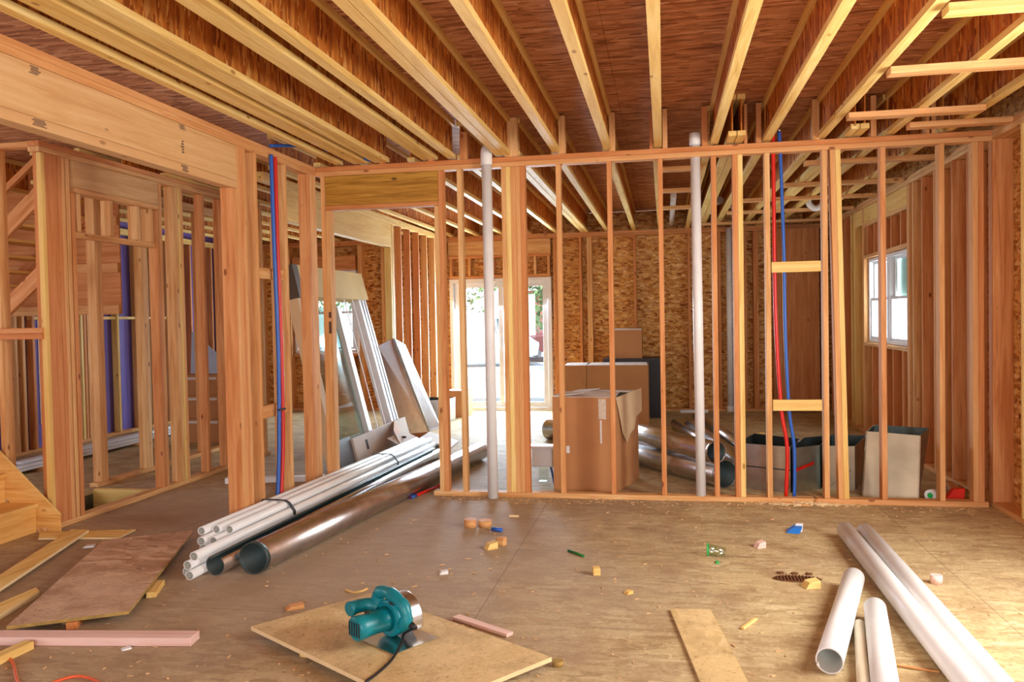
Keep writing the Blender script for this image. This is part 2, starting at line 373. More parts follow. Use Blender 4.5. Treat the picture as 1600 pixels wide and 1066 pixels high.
def empty(name, loc):
    o = bpy.data.objects.new(name, None); COL.objects.link(o); o.location = loc; o.empty_display_size = 0.1
    WLOC[o.name] = Vector(loc); return o
def tag(o, label, cat=None, group=None, kind=None):
    if label: o['label'] = label
    if cat: o['category'] = cat
    if group: o['group'] = group
    if kind: o['kind'] = kind
    return o
def board(name, b, tone='fir', parent=None, axis=None, bev=0.0018):
    """one sawn board, b = (x0, y0, z0, x1, y1, z1), grain along its longest side"""
    if axis is None:
        d = [b[3] - b[0], b[4] - b[1], b[5] - b[2]]; axis = d.index(max(d))
    m = MB().box(*b)
    if bev: m.bevel(bev)
    return m.build(name, wood(axis, tone) if isinstance(tone, str) else tone, parent)
def beam(name, p, q, w_, h, tone='fir', parent=None, roll=0.0, upv=(0, 0, 1)):
    """board of section w_ x h from p to q in any direction, grain along it"""
    p, q = Vector(p), Vector(q); d = (q - p); L = d.length; d.normalize(); u = Vector(upv)
    s_ = u.cross(d)
    if s_.length < 1e-4: s_ = Vector((0, 1, 0)).cross(d)
    s_.normalize(); u = d.cross(s_).normalized()
    M_ = Matrix(((d.x, s_.x, u.x, p.x), (d.y, s_.y, u.y, p.y), (d.z, s_.z, u.z, p.z), (0, 0, 0, 1))) @ Matrix.Rotation(roll, 4, 'X')
    m = MB().box(0, -w_ / 2, -h / 2, L, w_ / 2, h / 2).bevel(min(0.002, w_ / 5, h / 5))
    return m.build_at(name, wood(0, tone) if isinstance(tone, str) else tone, M_, parent)

S = 0.0381; W4 = 0.089; TOP = 2.735

# ============================================================ SETTING
fl = MB()
for b in ((-7.2, -2.6, 2.5, 5.12), (-7.2, 5.12, -4.98, 6.46), (-4.34, 5.12, 2.5, 6.46), (-7.2, 6.46, 2.5, 12.64)):
    fl.box(b[0], b[1], -0.04, b[2], b[3], 0)
tag(fl.build('floor', M_FLOOR), 'worn tan strand-board subfloor dusted with sawdust', 'floor', kind='structure')
pit = MB().box(-5.0, 5.10, -1.2, -4.98, 6.48, -0.04).box(-4.36, 5.12, -1.2, -4.34, 6.48, -0.04).box(-5, 5.1, -1.2, -4.34, 5.12, -.04).box(-5, 6.46, -1.2, -4.34, 6.48, -.04).box(-5, 5.1, -1.22, -4.34, 6.48, -1.2)
tag(pit.build('floor_opening', M_SHADOWPIT), 'dark shaft below the opening in the floor', 'floor opening', kind='structure')
ce = MB().box(-7.25, -2.7, 3.037, 2.55, 12.7, 3.06)
tag(ce.build('ceiling', M_CEIL), 'reddish strand-board deck lying over the ceiling joists', 'ceiling', kind='structure')
rf = MB().box(-7.4, -2.9, 3.3, 2.8, 12.9, 3.5).box(-7.4, -2.9, 3.06, -7.25, 12.9, 3.3).box(2.55, -2.9, 3.06, 2.8, 12.9, 3.3)
tag(rf.build('ceiling_upper_storey', M_OSBV), 'storey above the deck, hidden from the room', 'ceiling', kind='structure')

def wall(name, label, loc):
    return tag(empty(name, loc), label, 'wall', kind='structure')

# rear wall behind the camera, with one daylight opening and one added at the left fill lamp
wr = MB()
for x0, x1, z0, z1 in ((-7.2, -5.9, 0, 3.03), (-4.1, -1.6, 0, 3.03), (2.0, 2.5, 0, 3.03), (-5.9, -4.1, 0, 0.75), (-5.9, -4.1, 2.25, 3.03), (-1.6, 2.0, 0, 0.25), (-1.6, 2.0, 2.45, 3.03)):
    wr.box(x0, -2.6, z0, x1, -2.55, z1)
tag(wr.build('wall_rear', M_OSBV), 'strand-board wall behind the viewpoint', 'wall', kind='structure')

# ---- partition (front face y = 6.44)
PY = 6.44
wp = wall('wall_partition', 'open timber stud partition crossing the room behind the pipes', (0, PY, 0))
def xs(px, side=0.0): return at(px - side, 500, 1, PY).x
board('bottom_plate', (-1.87, PY - .004, 0, 1.10, PY + W4, S), 'fir', wp)
board('bottom_plate', (1.115, PY - .006, 0, 2.30, PY + W4, S), 'fir', wp)
board('top_plate', (-2.86, PY, 2.645, 2.33, PY + W4, 2.683), 'fir', wp)
board('top_plate', (-2.83, PY - .003, 2.684, 2.33, PY + W4, 2.722), 'red', wp)
ZT = 2.644
def pstud(x, n=1, tones=('fir',), z0=S + .0005, z1=ZT, lean=0, name='stud'):
    for i in range(n):
        t_ = tones[i % len(tones)]
        if lean:
            beam(name, (x + S * (i + .5), PY + W4 / 2, z1), (x + lean + S * (i + .5), PY + W4 / 2, z0), W4, S - .001, t_, wp, upv=(1, 0, 0))
        else:
            board(name, (x + S * i, PY + .001, z0, x + S * (i + 1) - .0008, PY + W4 - .001, z1), t_, wp)
pstud(-2.792, 1, z0=0.0)                              # king left of doorway
pstud(-2.753, 1, z0=0.0, z1=2.362, name='jack_stud')
pstud(xs(682) , 1, z1=2.362, name='jack_stud')
pstud(xs(682) + S, 1, ('red',))
board('door_header', (-2.753, PY + .004, 2.402, xs(682) + S - .002, PY + .085, 2.643), 'lvl', wp)
board('header_plate', (-2.753, PY, 2.364, xs(682) + S - .002, PY + W4, 2.400), 'red', wp)
pstud(xs(718), 1)
pstud(xs(787), 5, ('fir', 'pine', 'fir', 'fir', 'red'))
pstud(xs(872), 1); pstud(xs(951.4), 1, ('red',)); pstud(xs(1030.8), 1, ('red',)); pstud(xs(1114), 1, ('red',))
pstud(xs(1147), 2, ('red', 'pine')); pstud(xs(1197), 1); pstud(xs(1286.5), 1)
pstud(1.225, 2, ('fir', 'pine'), lean=0.045)
pstud(xs(1377), 1, ('red',)); pstud(xs(1468), 1); pstud(2.20, 2, ('fir', 'red'))
MB().box(-2.745, PY - .0006, 1.34, -2.725, PY + .0005, 1.44).box(-2.745, PY - .0006, 1.47, -2.725, PY + .0005, 1.52).build('grade_stamp', plain('ink', (84, 62, 50), .8), wp)
for z0, z1 in ((1.745, 1.825), (0.70, 0.783)):
    board('blocking', (xs(1206.5), PY + .002, z0, xs(1283.5), PY + .040, z1), 'pine', wp)
# squash blocks standing on the partition between the joists
for a, b_, h in ((873, 883, .30), (952, 961, .30), (1015, 1020, .30), (1035.5, 1043, .30), (1097, 1106, .30), (1163, 1168, .3), (1182, 1190, .30), (1270, 1281, .30), (1361, 1370, .30), (1447, 1453, .28), (1456, 1463, .28), (789, 809, .31), (718, 730, .22), (668, 676, .10), (592, 600, .08)):
    x0, x1 = at(a, 235, 1, PY).x, at(b_, 235, 1, PY).x
    board('squash_block', (x0, PY + .004, 2.723, x1, PY + .086, 2.723 + h), 'fir' if b_ % 2 else 'red', wp)

# ---- left wall of the room (front face x = -2.83)
LX = -2.83
wl = wall('wall_left', 'timber wall frame on the left with a deep header beam', (LX, 4, 0))
board('top_plate', (LX - W4, 1.2, 2.645, LX, PY + W4, 2.683), 'fir', wl)
board('top_plate', (LX - W4, 1.2, 2.684, LX, PY - .005, 2.722), 'fir', wl)
board('header_beam', (LX - .085, 1.2, 2.405, LX - .002, 5.152, 2.643), 'header', wl)
board('header_plate', (LX - W4, 1.2, 2.352, LX, 5.152, 2.403), 'header', wl)
def lstud(y, n=1, tones=('fir',), x=LX, z0=0.0, z1=2.644, par=wl, name='stud', d=W4):
    for i in range(n):
        board(name, (x - d + .001, y + S * i, z0, x - .001, y + S * (i + 1) - .0008, z1), tones[i % len(tones)], par)
lstud(5.077, 2, ('red', 'fir'), z1=2.350, name='jack_stud')
lstud(5.154, 3, ('fir', 'red', 'fir'))
lstud(5.392, 1); lstud(5.859, 1); lstud(6.282, 2, ('red', 'fir')); lstud(6.360, 2, ('fir', 'fir'))
for z0, z1 in ((1.76, 1.84), (.745, .835)):
    board('blocking', (LX - .06, 5.432, z0, LX - .022, 5.857, z1), 'fir', wl)
lstud(1.2, 2)

M_INK = plain('stamp_ink', (92, 70, 58), .8)
def stamp(x, y0, y1, z0, z1, par):
    rr = random.Random(int(y0 * 100) + int(z0 * 50)); m = MB()
    for k in range(5):
        zz = z0 + (z1 - z0) * k / 5; m.box(x, y0 + rr.random() * (y1 - y0) * .3, zz, x + .0012, y1 - rr.random() * (y1 - y0) * .3, zz + (z1 - z0) * .11)
    m.build('grade_stamp', M_INK, par)
stamp(LX - .002, 3.30, 3.38, 2.60, 2.64, wl); stamp(LX, 3.31, 3.41, 2.365, 2.40, wl)
stamp(LX - .002, 4.48, 4.56, 2.61, 2.64, wl); stamp(LX - .002, 4.5, 4.54, 2.47, 2.55, wl); stamp(LX, 4.48, 4.58, 2.36, 2.40, wl)
# ---- inner wall across the hall (front face x = -4.25)
HX = -4.25
wh = wall('wall_hall', 'timber wall frame across the hall with door header and dangling trimmer boards', (HX, 6, 0))
board('top_plate', (HX - W4, 5.03, 2.70, HX, 8.2, 2.737), 'red', wh)
board('top_plate', (HX - W4, 5.03, 2.662, HX, 8.2, 2.698), 'fir', wh)
board('bottom_plate', (HX - W4, 5.0, .0003, HX, 8.3, S), 'fir', wh)
hz = dict(x=HX, par=wh, z0=S + .0005, z1=2.66)
board('stud', (HX - .03, 5.035, S, HX + .008, 5.07, 2.655), 'pine', wh)
board('stud', (HX - W4, 5.072, S, HX, 5.195, 2.66), 'red', wh)
lstud(5.20, 2, ('red', 'fir'), **hz); lstud(5.285, 1, ('fir',), **hz)
lstud(5.335, 1, ('red',), x=HX, par=wh, z0=S, z1=2.42, name='jack_stud')
board('door_header', (HX - .085, 5.374, 2.466, HX - .003, 6.395, 2.66), 'header', wh)
board('header_plate', (HX - W4, 5.374, 2.424, HX, 6.395, 2.464), 'fir', wh)
board('door_head_trim', (HX - .06, 5.374, 2.095, HX - .02, 6.36, 2.14), 'fir', wh)
for px in (128, 178, 219, 240):
    y = at(px, 350, 0, HX).y
    board('cripple_stud', (HX - W4, y - S, 2.142, HX - .004, y, 2.422), 'fir', wh)
lstud(6.36, 1, ('red',), x=HX, par=wh, z0=S, z1=2.42, name='jack_stud'); lstud(6.399, 1, ('fir',), **hz)
lstud(6.60, 4, ('fir', 'fir', 'pine', 'fir'), **hz)
lstud(7.07, 1, ('red',), **hz); lstud(7.40, 1, ('red',), **hz); lstud(7.8, 2, ('red', 'fir'), **hz); lstud(8.2, 1, **hz)

# ---- stair wall (y = 5.04 .. 5.13) left of the hall wall
ws = wall('wall_stair', 'timber framing beside the stairs at the left edge', (-5, 5.06, 0))
for x in (-4.615, -5.02, -5.5):
    board('stud', (x - S, 5.05, S, x, 5.139, 2.7), 'fir', ws)
board('bottom_plate', (-5.6, 5.05, .0005, -4.345, 5.139, S), 'fir', ws)
board('rail', (-5.5, 5.012, 1.396, -4.262, 5.048, 1.434), 'red', ws); board('rail', (-5.5, 5.012, 1.355, -4.262, 5.048, 1.394), 'red', ws)
board('top_plate', (-7.1, 5.05, 2.70, -4.345, 5.139, 2.738), 'fir', ws)

# ---- second stair-well wall with the two hanging studs (x = -4.98)
ww = wall('wall_stairwell', 'second timber frame beyond the floor opening', (-4.98, 6.6, 0))
for y in (6.525, 7.19):
    board('stud', (-5.069, y, .0385, -4.98, y + .09, 2.66), 'fir', ww)
board('top_plate', (-5.069, 6.47, 2.662, -4.98, 9.2, 2.735), 'fir', ww)
board('bottom_plate', (-5.069, 6.47, .0003, -4.98, 9.2, .038), 'fir', ww)
board('rim_joist', (-5.06, 6.4, -.22, -4.34, 6.458, -.001), 'pine', ww)
lstud(8.2, 1, x=-4.98, par=ww, z0=.0385, z1=2.66); lstud(9.15, 1, x=-4.98, par=ww, z0=.0385, z1=2.66)

# ---- far left wall (x = -7.1) with purple board behind its studs
wf = wall('wall_far_left', 'dim stud wall at far left backed with purple board', (-7.1, 9, 0))
pl_ = MB()
for y0, y1, z0, z1 in ((6.2, 8.45, 0, 2.9), (8.45, 12.64, 0, 2.9), (-2.6, 2.8, 0, 3.03), (2.8, 5.2, 0, .7), (2.8, 5.2, 2.3, 3.03), (5.2, 6.2, 0, 3.03)):
    pl_.box(-7.235, y0, z0, -7.2, y1, z1)
pl_.build('purple_board', M_PURPLE, wf)
board('bottom_plate', (-7.19, 6.2, .0003, -7.1, 12.5, .038), 'fir', wf)
board('top_plate', (-7.19, 6.2, 2.70, -7.1, 12.5, 2.738), 'pine', wf); board('top_plate', (-7.19, 6.2, 2.66, -7.1, 12.5, 2.698), 'pine', wf)
for px in (22, 34, 50, 126, 131, 136, 142, 183, 214, 240, 262, 299, 318, 332, 344):
    y = at(px, 500, 0, -7.1).y
    board('stud', (-7.19, y, .0385, -7.1, y + S, 2.658), ('pine', 'fir', 'red')[px % 3], wf)
board('blocking', (-7.16, 8.2, 1.525, -7.12, 10.9, 1.563), 'pine', wf)
board('window_glow_strip', (-7.198, 8.40, 0.3, -7.192, 8.47, 2.2), M_SIDING, wf)  # white strip, paints the window glow seen between the studs

# ---- wall between the back rooms (face x = -3.35)
BX = -3.35
wb = wall('wall_back_left', 'stud wall with deep pale header between the back rooms', (BX, 10, 0))
board('top_plate', (BX - W4, PY + .1, 2.66, BX, 12.49, 2.697), 'pine', wb); board('top_plate', (BX - W4, PY + .1, 2.698, BX, 12.49, 2.735), 'pine', wb)
board('header_beam', (BX - .086, 6.9, 2.37, BX - .002, 9.88, 2.658), 'pine', wb)
lstud(6.80, 2, x=BX, par=wb, z1=2.36, name='jack_stud')
board('header_plate', (BX - W4, 6.8, 2.362, BX, 9.9, 2.369), 'pine', wb)
board('bottom_plate', (BX - W4, 9.9, .0003, BX, 12.49, S), 'fir', wb)
for y, n_, t_ in ((9.84, 1, 'pine'), (9.90, 2, 'pine'), (10.24, 1, 'red'), (10.62, 1, 'red'), (11.02, 1, 'red'), (11.42, 1, 'fir'), (11.82, 2, 'fir'), (12.2, 2, 'fir')):
    lstud(y, n_, (t_, 'fir'), x=BX, par=wb, z0=(0 if y < 9.9 else S + .001), z1=(2.36 if y < 9.9 else 2.658))

# ---- far wall (studs' front face y = 12.5, sheathing behind)
FY = 12.5
wfar = wall('wall_far', 'far strand-board wall with studs behind the cardboard boxes', (0, FY, 0))
sh = MB()
for x0, x1, z0, z1 in ((-7.2, -5.95, 0, 3.03), (-5.95, -4.85, 0, .93), (-5.95, -4.85, 2.27, 3.03), (-4.85, -3.33, 0, 3.03), (-3.33, -1.70, 2.075, 3.03), (-1.70, 2.47, 0, 3.03)):
    sh.box(x0, FY + .14, z0, x1, FY + .155, z1)
sh.build('sheathing', M_OSBV, wfar)
board('bottom_plate', (-1.68, FY, .0003, 2.33, FY + .139, S), 'fir', wfar); board('bottom_plate', (-7.1, FY, .0003, -3.45, FY + .139, S), 'fir', wfar)
board('top_plate', (-7.1, FY, 2.66, 2.33, FY + .139, 2.697), 'red', wfar); board('top_plate', (-7.1, FY, 2.698, 2.33, FY + .139, 2.735), 'red', wfar)
board('door_header', (-3.32, FY + .01, 2.43, -1.70, FY + .09, 2.657), 'fir', wfar)
board('header_plate', (-3.32, FY, 2.39, -1.70, FY + .139, 2.428), 'red', wfar); board('header_plate', (-3.32, FY, 2.078, -1.70, FY + .139, 2.116), 'red', wfar)
for x in (-3.3, -3.0, -2.62, -2.2, -1.96, -1.75):
    board('cripple_stud', (x, FY + .002, 2.117, x + S, FY + .138, 2.389), 'fir', wfar)
def fstud(x, n_=1, t_='fir', z0=S + .0005, z1=2.658):
    for i in range(n_): board('stud', (x + i * S, FY + .001, z0, x + (i + 1) * S - .001, FY + .138, z1), t_, wfar)
for x, n_, t_ in ((-1.66, 3, 'red'), (-1.26, 1, 'red'), (-1.14, 2, 'fir'), (-.44, 1, 'red'), (.36, 1, 'red'), (.80, 1, 'red'), (1.17, 1, 'red'), (1.30, 2, 'red'), (1.58, 2, 'red'), (2.25, 2, 'red'),
                  (-4.43, 1, 'fir'), (-4.82, 2, 'fir'), (-3.6, 2, 'red'), (-6.02, 1, 'fir'), (-6.5, 1, 'fir'), (-3.9, 1, 'red')): fstud(x, n_, t_)
board('window_header', (-5.94, FY, 2.32, -4.86, FY + .1, 2.5), 'red', wfar); board('window_header', (-5.94, FY, 2.275, -4.86, FY + .139, 2.318), 'red', wfar)
board('cripple_stud', (-4.95, FY + .001, S, -4.95 + S, FY + .138, .88), 'red', wfar); board('cripple_stud', (-5.4, FY + .001, S, -5.4 + S, FY + .138, .88), 'red', wfar)
board('sill_plate', (-5.94, FY, .885, -4.86, FY + .139, .925), 'red', wfar)
tag(MB().box(1.62, 12.40, S, 2.2, 12.41, 2.66).build('plywood_panel', wood(2, 'red'), wfar), 'dark smooth plywood panel', None)

# ---- right wall (inner face x = 2.33, 2x6 studs, sheathing behind)
RX = 2.33
wri = wall('wall_right', 'right outer wall of wide studs over strand board', (RX, 8, 0))
sh = MB()
for y0, y1, z0, z1 in ((-2.6, 2.6, 0, 3.03), (2.6, 4.4, 0, .6), (2.6, 4.4, 2.3, 3.03), (4.4, 8.56, 0, 3.03), (8.56, 10.29, 0, 1.08), (8.56, 10.29, 2.06, 3.03), (10.29, 12.64, 0, 3.03)):
    sh.box(RX + .141, y0, z0, RX + .156, y1, z1)
sh.build('sheathing', M_OSBV, wri)
board('bottom_plate', (RX, 3.2, .0003, RX + .14, 12.5, S), 'fir', wri)
board('top_plate', (RX, 3.2, 2.66, RX + .14, 12.5, 2.697), 'fir', wri); board('top_plate', (RX, 3.2, 2.698, RX + .14, 12.5, 2.735), 'fir', wri)
def rstud(y, n_=1, t_='red', z0=S + .0005, z1=2.658, name='stud'):
    for i in range(n_): board(name, (RX + .001, y + i * S, z0, RX + .14, y + (i + 1) * S - .001, z1), t_, wri)
for y, n_, t_ in ((4.45, 2, 'red'), (5.1, 1, 'red'), (5.93, 1, 'pine'), (6.44, 2, 'red'), (6.92, 1, 'red'), (7.27, 1, 'red'), (7.72, 1, 'fir'), (8.06, 1, 'red'), (8.34, 1, 'fir'), (8.48, 2, 'fir'), (10.30, 2, 'fir'), (10.75, 2, 'pine'), (10.95, 1, 'pine'), (11.35, 1, 'red'), (11.75, 1, 'red'), (12.2, 1, 'red')): rstud(y, n_, t_)
board('window_header', (RX + .004, 8.56, 2.47, RX + .09, 10.74, 2.657), 'pine', wri)
board('header_plate', (RX, 8.56, 2.43, RX + .14, 10.3, 2.468), 'fir', wri); board('header_plate', (RX, 8.56, 2.062, RX + .14, 10.3, 2.10), 'fir', wri)
board('sill_plate', (RX, 8.56, 1.04, RX + .14, 10.3, 1.078), 'fir', wri)
for y in (8.75, 9.1, 9.45, 9.8, 10.1): rstud(y, 1, 'red', z0=2.101, z1=2.429, name='cripple_stud')
for y in (8.7, 9.05, 9.5, 9.9): rstud(y, 1, 'red', z1=1.039, name='cripple_stud')

# ---- windows and the sliding patio door
def frame_box(parent, name, axis, c, a0, a1, z0, z1, t, depth, mat):
    """rectangular frame in the plane axis = c spanning a0..a1 (other horizontal axis) and z0..z1"""
    m = MB()
    for p0, p1, q0, q1 in ((a0, a1, z0, z0 + t), (a0, a1, z1 - t, z1), (a0, a0 + t, z0 + t, z1 - t), (a1 - t, a1, z0 + t, z1 - t)):
        if axis == 0: m.box(c, p0, q0, c + depth, p1, q1)
        else: m.box(p0, c, q0, p1, c + depth, q1)
    m.bevel(.003)
    return m.build(name, mat, parent)
def pane(parent, axis, c, a0, a1, z0, z1, mat=None):
    m = MB()
    if axis == 0: m.box(c, a0, z0, c + .006, a1, z1)
    else: m.box(a0, c, z0, a1, c + .006, z1)
    return m.build('pane', mat or M_GLASS, parent)
d1 = tag(empty('door_1', (-2.5, 12.56, 0)), 'white sliding patio door standing in the far wall', 'door', kind='structure')
frame_box(d1, 'door_frame', 1, 12.53, -3.315, -1.70, 0.0, 2.07, .06, .11, M_VINYL)
for a0, a1, c in ((-3.25, -2.46, 12.60), (-2.54, -1.765, 12.56)):
    s_ = frame_box(d1, 'sliding_sash', 1, c, a0, a1, .06, 2.01, .075, .035, M_VINYL)
    pane(s_, 1, c + .015, a0 + .07, a1 - .07, .13, 1.94)
MB().box(-2.53, 12.535, .95, -2.515, 12.56, 1.15).build('door_handle', M_VINYL, d1)
w1 = tag(empty('window_1', (2.4, 9.4, 1.08)), 'white twin sash window in the right wall', 'window', kind='structure')
for y0, y1 in ((8.57, 9.42), (9.44, 10.28)):
    f_ = frame_box(w1, 'window_frame', 0, RX + .05, y0, y1, 1.085, 2.055, .035, .10, M_VINYL)
    u_ = frame_box(w1, 'upper_sash', 0, RX + .10, y0 + .036, y1 - .036, 1.56, 2.02, .03, .03, M_VINYL)
    pane(u_, 0, RX + .112, y0 + .065, y1 - .065, 1.59, 1.99)
    l_ = frame_box(w1, 'lower_sash', 0, RX + .065, y0 + .036, y1 - .036, 1.12, 1.595, .03, .03, M_VINYL)
    pane(l_, 0, RX + .077, y0 + .065, y1 - .065, 1.15, 1.565)
MB().box(RX + .155, 8.64, 1.60, RX + .158, 9.36, 2.02).build('insect_screen', M_SCREEN, w1)
w2 = tag(empty('window_2', (-5.4, 12.56, .93)), 'white sash window in the back-left room behind leaning door unit', 'window', kind='structure')
frame_box(w2, 'window_frame', 1, 12.54, -5.94, -4.86, .935, 2.265, .05, .11, M_VINYL)
for nm, z0, z1, c in (('upper_sash', 1.57, 2.21, 12.60), ('lower_sash', .99, 1.61, 12.565)):
    s_ = frame_box(w2, nm, 1, c, -5.885, -4.915, z0, z1, .04, .03, M_VINYL)
    pane(s_, 1, c + .012, -5.85, -4.95, z0 + .035, z1 - .035)

# ============================================================ CEILING JOISTS
BAY_NEAR = [-2.63, -2.475, -2.411, -2.29, -2.226, -1.88, -1.816, -1.667, -1.275, -1.211, -.815, -.413, -.027, .395, .78, 1.17, 1.65, 2.05]
BAY_FAR = [-3.25, -2.84, -2.43, -2.02, -1.60, -1.205, -1.141, -.83, -.425, -.04, .36, .51, .574, .775, 1.17, 1.355, 1.419, 1.64, 2.02]
BAY_LEFT = [-6.6, -6.1, -5.6, -5.15, -4.7, -4.3, -3.85]
def ijoist(x, y0, y1, tone='pine'):
    j = empty('ceiling_joist', (x, y0, TOP + .001))
    board('bottom_flange', (x - .0295, y0, TOP + .001, x + .0295, y1, TOP + .037), tone, j, axis=1, bev=.001)
    MB().box(x - .005, y0 + .002, TOP + .0375, x + .005, y1 - .002, 2.998).build('web', M_WEB, j)
    board('top_flange', (x - .0295, y0, 2.9985, x + .0295, y1, 3.036), tone, j, axis=1, bev=.001)
    return j
ORD = ['first', 'second', 'third', 'fourth', 'fifth', 'sixth', 'seventh', 'eighth', 'ninth', 'tenth', 'eleventh', 'twelfth', 'thirteenth', 'fourteenth', 'fifteenth', 'sixteenth', 'seventeenth', 'eighteenth', 'nineteenth', 'twentieth']
for i, x in enumerate(BAY_NEAR):
    lab = 'wooden I-joist over the near room, %s counted from the left wall' % ORD[i]
    if abs(x + .027) < .01: lab = 'wooden I-joist over the near room running straight away at picture centre right'
    tag(ijoist(x, -2.5, 6.475), lab, 'joist', 'near-room ceiling joists')
for i, x in enumerate(BAY_FAR):
    near_ = 6.2 if x in (.51, .574, 1.355, 1.419) else 6.485
    tag(ijoist(x, near_, 12.62), 'wooden I-joist beyond the partition, %s counted from the left' % ORD[i], 'joist', 'far-room ceiling joists')
for i, x in enumerate(BAY_LEFT):
    tag(ijoist(x, 6.55, 12.62), 'wooden I-joist over the back-left room, %s from its outer wall' % ORD[i], 'joist', 'back-left ceiling joists')
# flat 2x4 bridging between the right-hand joists
for k, (y, x0, x1, tn, lab) in enumerate(((3.82, 1.2, 2.33, 'pine', 'nearest flat board bridging the right-hand ceiling joists'), (4.72, 1.2, 2.33, 'fir', 'second flat board bridging the right-hand joists, split end'), (5.72, 1.2, 2.02, 'fir', 'third flat board bridging the right-hand joists, short'), (6.12, 1.68, 2.33, 'fir', 'flat board between the last two joists above the partition corner'))):
    tag(board('bridging_board', (x0, y - .045, TOP - .038, x1, y + .045, TOP - .0005), tn), lab, 'board', 'flat bridging boards')
for k, (y, x0, x1) in enumerate(((7.35, -.02, .35), (8.6, -.02, .35), (9.95, -.02, .35), (7.4, 1.2, 2.3), (8.6, 1.2, 2.3), (9.6, .8, 2.3), (10.7, .8, 2.3), (11.9, .4, 2.3))):
    tag(board('bridging_board', (x0, y - .045, TOP - .038, x1, y + .045, TOP - .0005), 'fir'),
        ('flat board under the far joists left of the white vent pipe, %s nearest' % ORD[k]) if k < 3 else ('flat board under the far joists right of the vent pipe, %s nearest' % ORD[k - 3]), 'board', 'flat bridging boards in the far room')

# ============================================================ VENT PIPES AND WATER LINES IN THE WALLS
def tube_obj(name, pts, r, mat, label=None, cat=None, group=None, parent=None, inner=None, seg=20, arc=None, inner2=False):
    m = MB(); m.inner2 = inner2
    m.tube(pts, r, seg, inner=inner, **({'arc': arc} if arc else {}))
    o = m.build(name, mat, parent)
    if label: tag(o, label, cat, group)
    return o
def smooth_path(pts, n=8):
    P_ = [Vector(p) for p in pts]; out = []
    for i in range(len(P_) - 1):
        a = P_[max(i - 1, 0)]; b = P_[i]; c = P_[i + 1]; d = P_[min(i + 2, len(P_) - 1)]
        for k in range(n):
            t = k / n
            out.append(0.5 * ((2 * b) + (c - a) * t + (2 * a - 5 * b + 4 * c - d) * t * t + (3 * b - 3 * c + d - a) * t ** 3))
    out.append(P_[-1]); return out
x1 = at(765, 500, 1, PY - .045).x; y1 = PY - .046
vp = tag(empty('vent_pipe', (x1, y1, 0)), 'thick white plastic vent pipe rising left of the five-stud post, elbow on top', 'pipe')
tube_obj('pipe', [(x1, y1, .001), (x1, y1, 2.70)], .041, M_PVC, parent=vp)
tube_obj('elbow', smooth_path([(x1, y1, 2.66), (x1, y1, 2.74), (x1 + .005, y1 + .02, 2.785), (x1 + .02, y1 + .09, 2.81)]), .047, M_PVC, parent=vp)
x2 = at(1092, 500, 1, PY + .03).x
vp = tag(empty('vent_pipe', (x2, PY + .03, 0)), 'slimmer white plastic vent pipe rising right of the cartons through the partition', 'pipe')
tube_obj('pipe', [(x2 + .0, PY + .026, .039), (x2 - .012, PY + .04, 2.80)], .037, M_PVC, parent=vp)
tube_obj('collar', [(x2 - .012, PY + .04, 2.74), (x2 - .012, PY + .04, 2.83)], .042, M_PVC, parent=vp)
vp = tag(empty('vent_pipe', (.95, 12.43, .0)), 'grey-white vent pipe standing at the far strand-board wall', 'pipe')
tube_obj('pipe', [(.95, 12.43, .002), (.95, 12.43, 2.70)], .042, M_PVC, parent=vp)
tube_obj('collar', [(.95, 12.43, .002), (.95, 12.43, .09)], .05, M_PVC, parent=vp)
for pts, lab in ((((1069, 316), (1055, 362)), 'short white drain pipe slung under the deck left of the slim vent pipe, nearer piece'),
                 (((1066, 346), (1062, 366)), 'short white drain pipe slung under the deck, farther piece')):
    a = at(*pts[0], 2, 2.86)
    o = tube_obj('drain_pipe', [(.13 if 'nearer' in lab else .27, a.y - (.8 if 'nearer' in lab else 0), 2.84), (.13 if 'nearer' in lab else .27, a.y + 1.9, 2.80)], .035, M_PVC, lab, 'pipe')
    hx = .13 if 'nearer' in lab else .27
    MB().box(hx - .012, a.y + .5, 2.84, hx + .012, a.y + .53, 3.0371).build('hanger', M_GALV, o)
e_ = smooth_path([(.62, 10.9, 2.74), (.62, 10.9, 2.83), (.66, 10.9, 2.88), (.76 - .03, 10.8, 2.90)])
tube_obj('drain_elbow', e_, .05, M_PVC, 'white plastic elbow hanging between the far joists', 'pipe fitting')
tube_obj('drain_trap', smooth_path([(1.72, 10.3, 2.86), (1.72, 10.3, 2.74), (1.80, 10.3, 2.68), (1.88, 10.3, 2.74), (1.88, 10.3, 2.86)]), .035, M_PVC, 'white U-shaped trap hanging among the far right joists', 'pipe fitting')

def pex(pixels, y=None, x=None, r=.0145, mat=None):
    pts = []
    for px, py in pixels:
        pts.append(at(px, py, 1, y) if y else at(px, py, 0, x))
    return smooth_path(pts, 6), r, mat
p_, r_, m_ = pex([(1208, 208), (1208.5, 260), (1210, 400), (1213, 520), (1221, 640), (1230, 700), (1228, 776)], y=PY + .066, mat=M_PEXR)
tube_obj('water_line', p_, r_, m_, 'red plastic water line bowing down through the right part of the partition', 'water pipe')
p_, r_, m_ = pex([(1217.5, 206), (1220, 260), (1225, 400), (1227, 520), (1233, 640), (1241, 700), (1241, 777)], y=PY + .066, r=.0125, mat=M_PEXB)
o = tube_obj('water_line', p_, r_, m_, 'blue plastic water line beside the red one, right part of the partition', 'water pipe')
tube_obj('end_plug', [p_[0] - Vector((0, 0, .001)), p_[0] + Vector((0, 0, .03))], .011, M_GALV, parent=o)
p_, r_, m_ = pex([(429.5, 246), (430, 262), (434, 400), (440, 560), (442, 700), (438, 795)], x=LX + .018, mat=M_PEXR)
tube_obj('water_line', p_, .0155, m_, 'red plastic water line running down the left wall stud', 'water pipe')
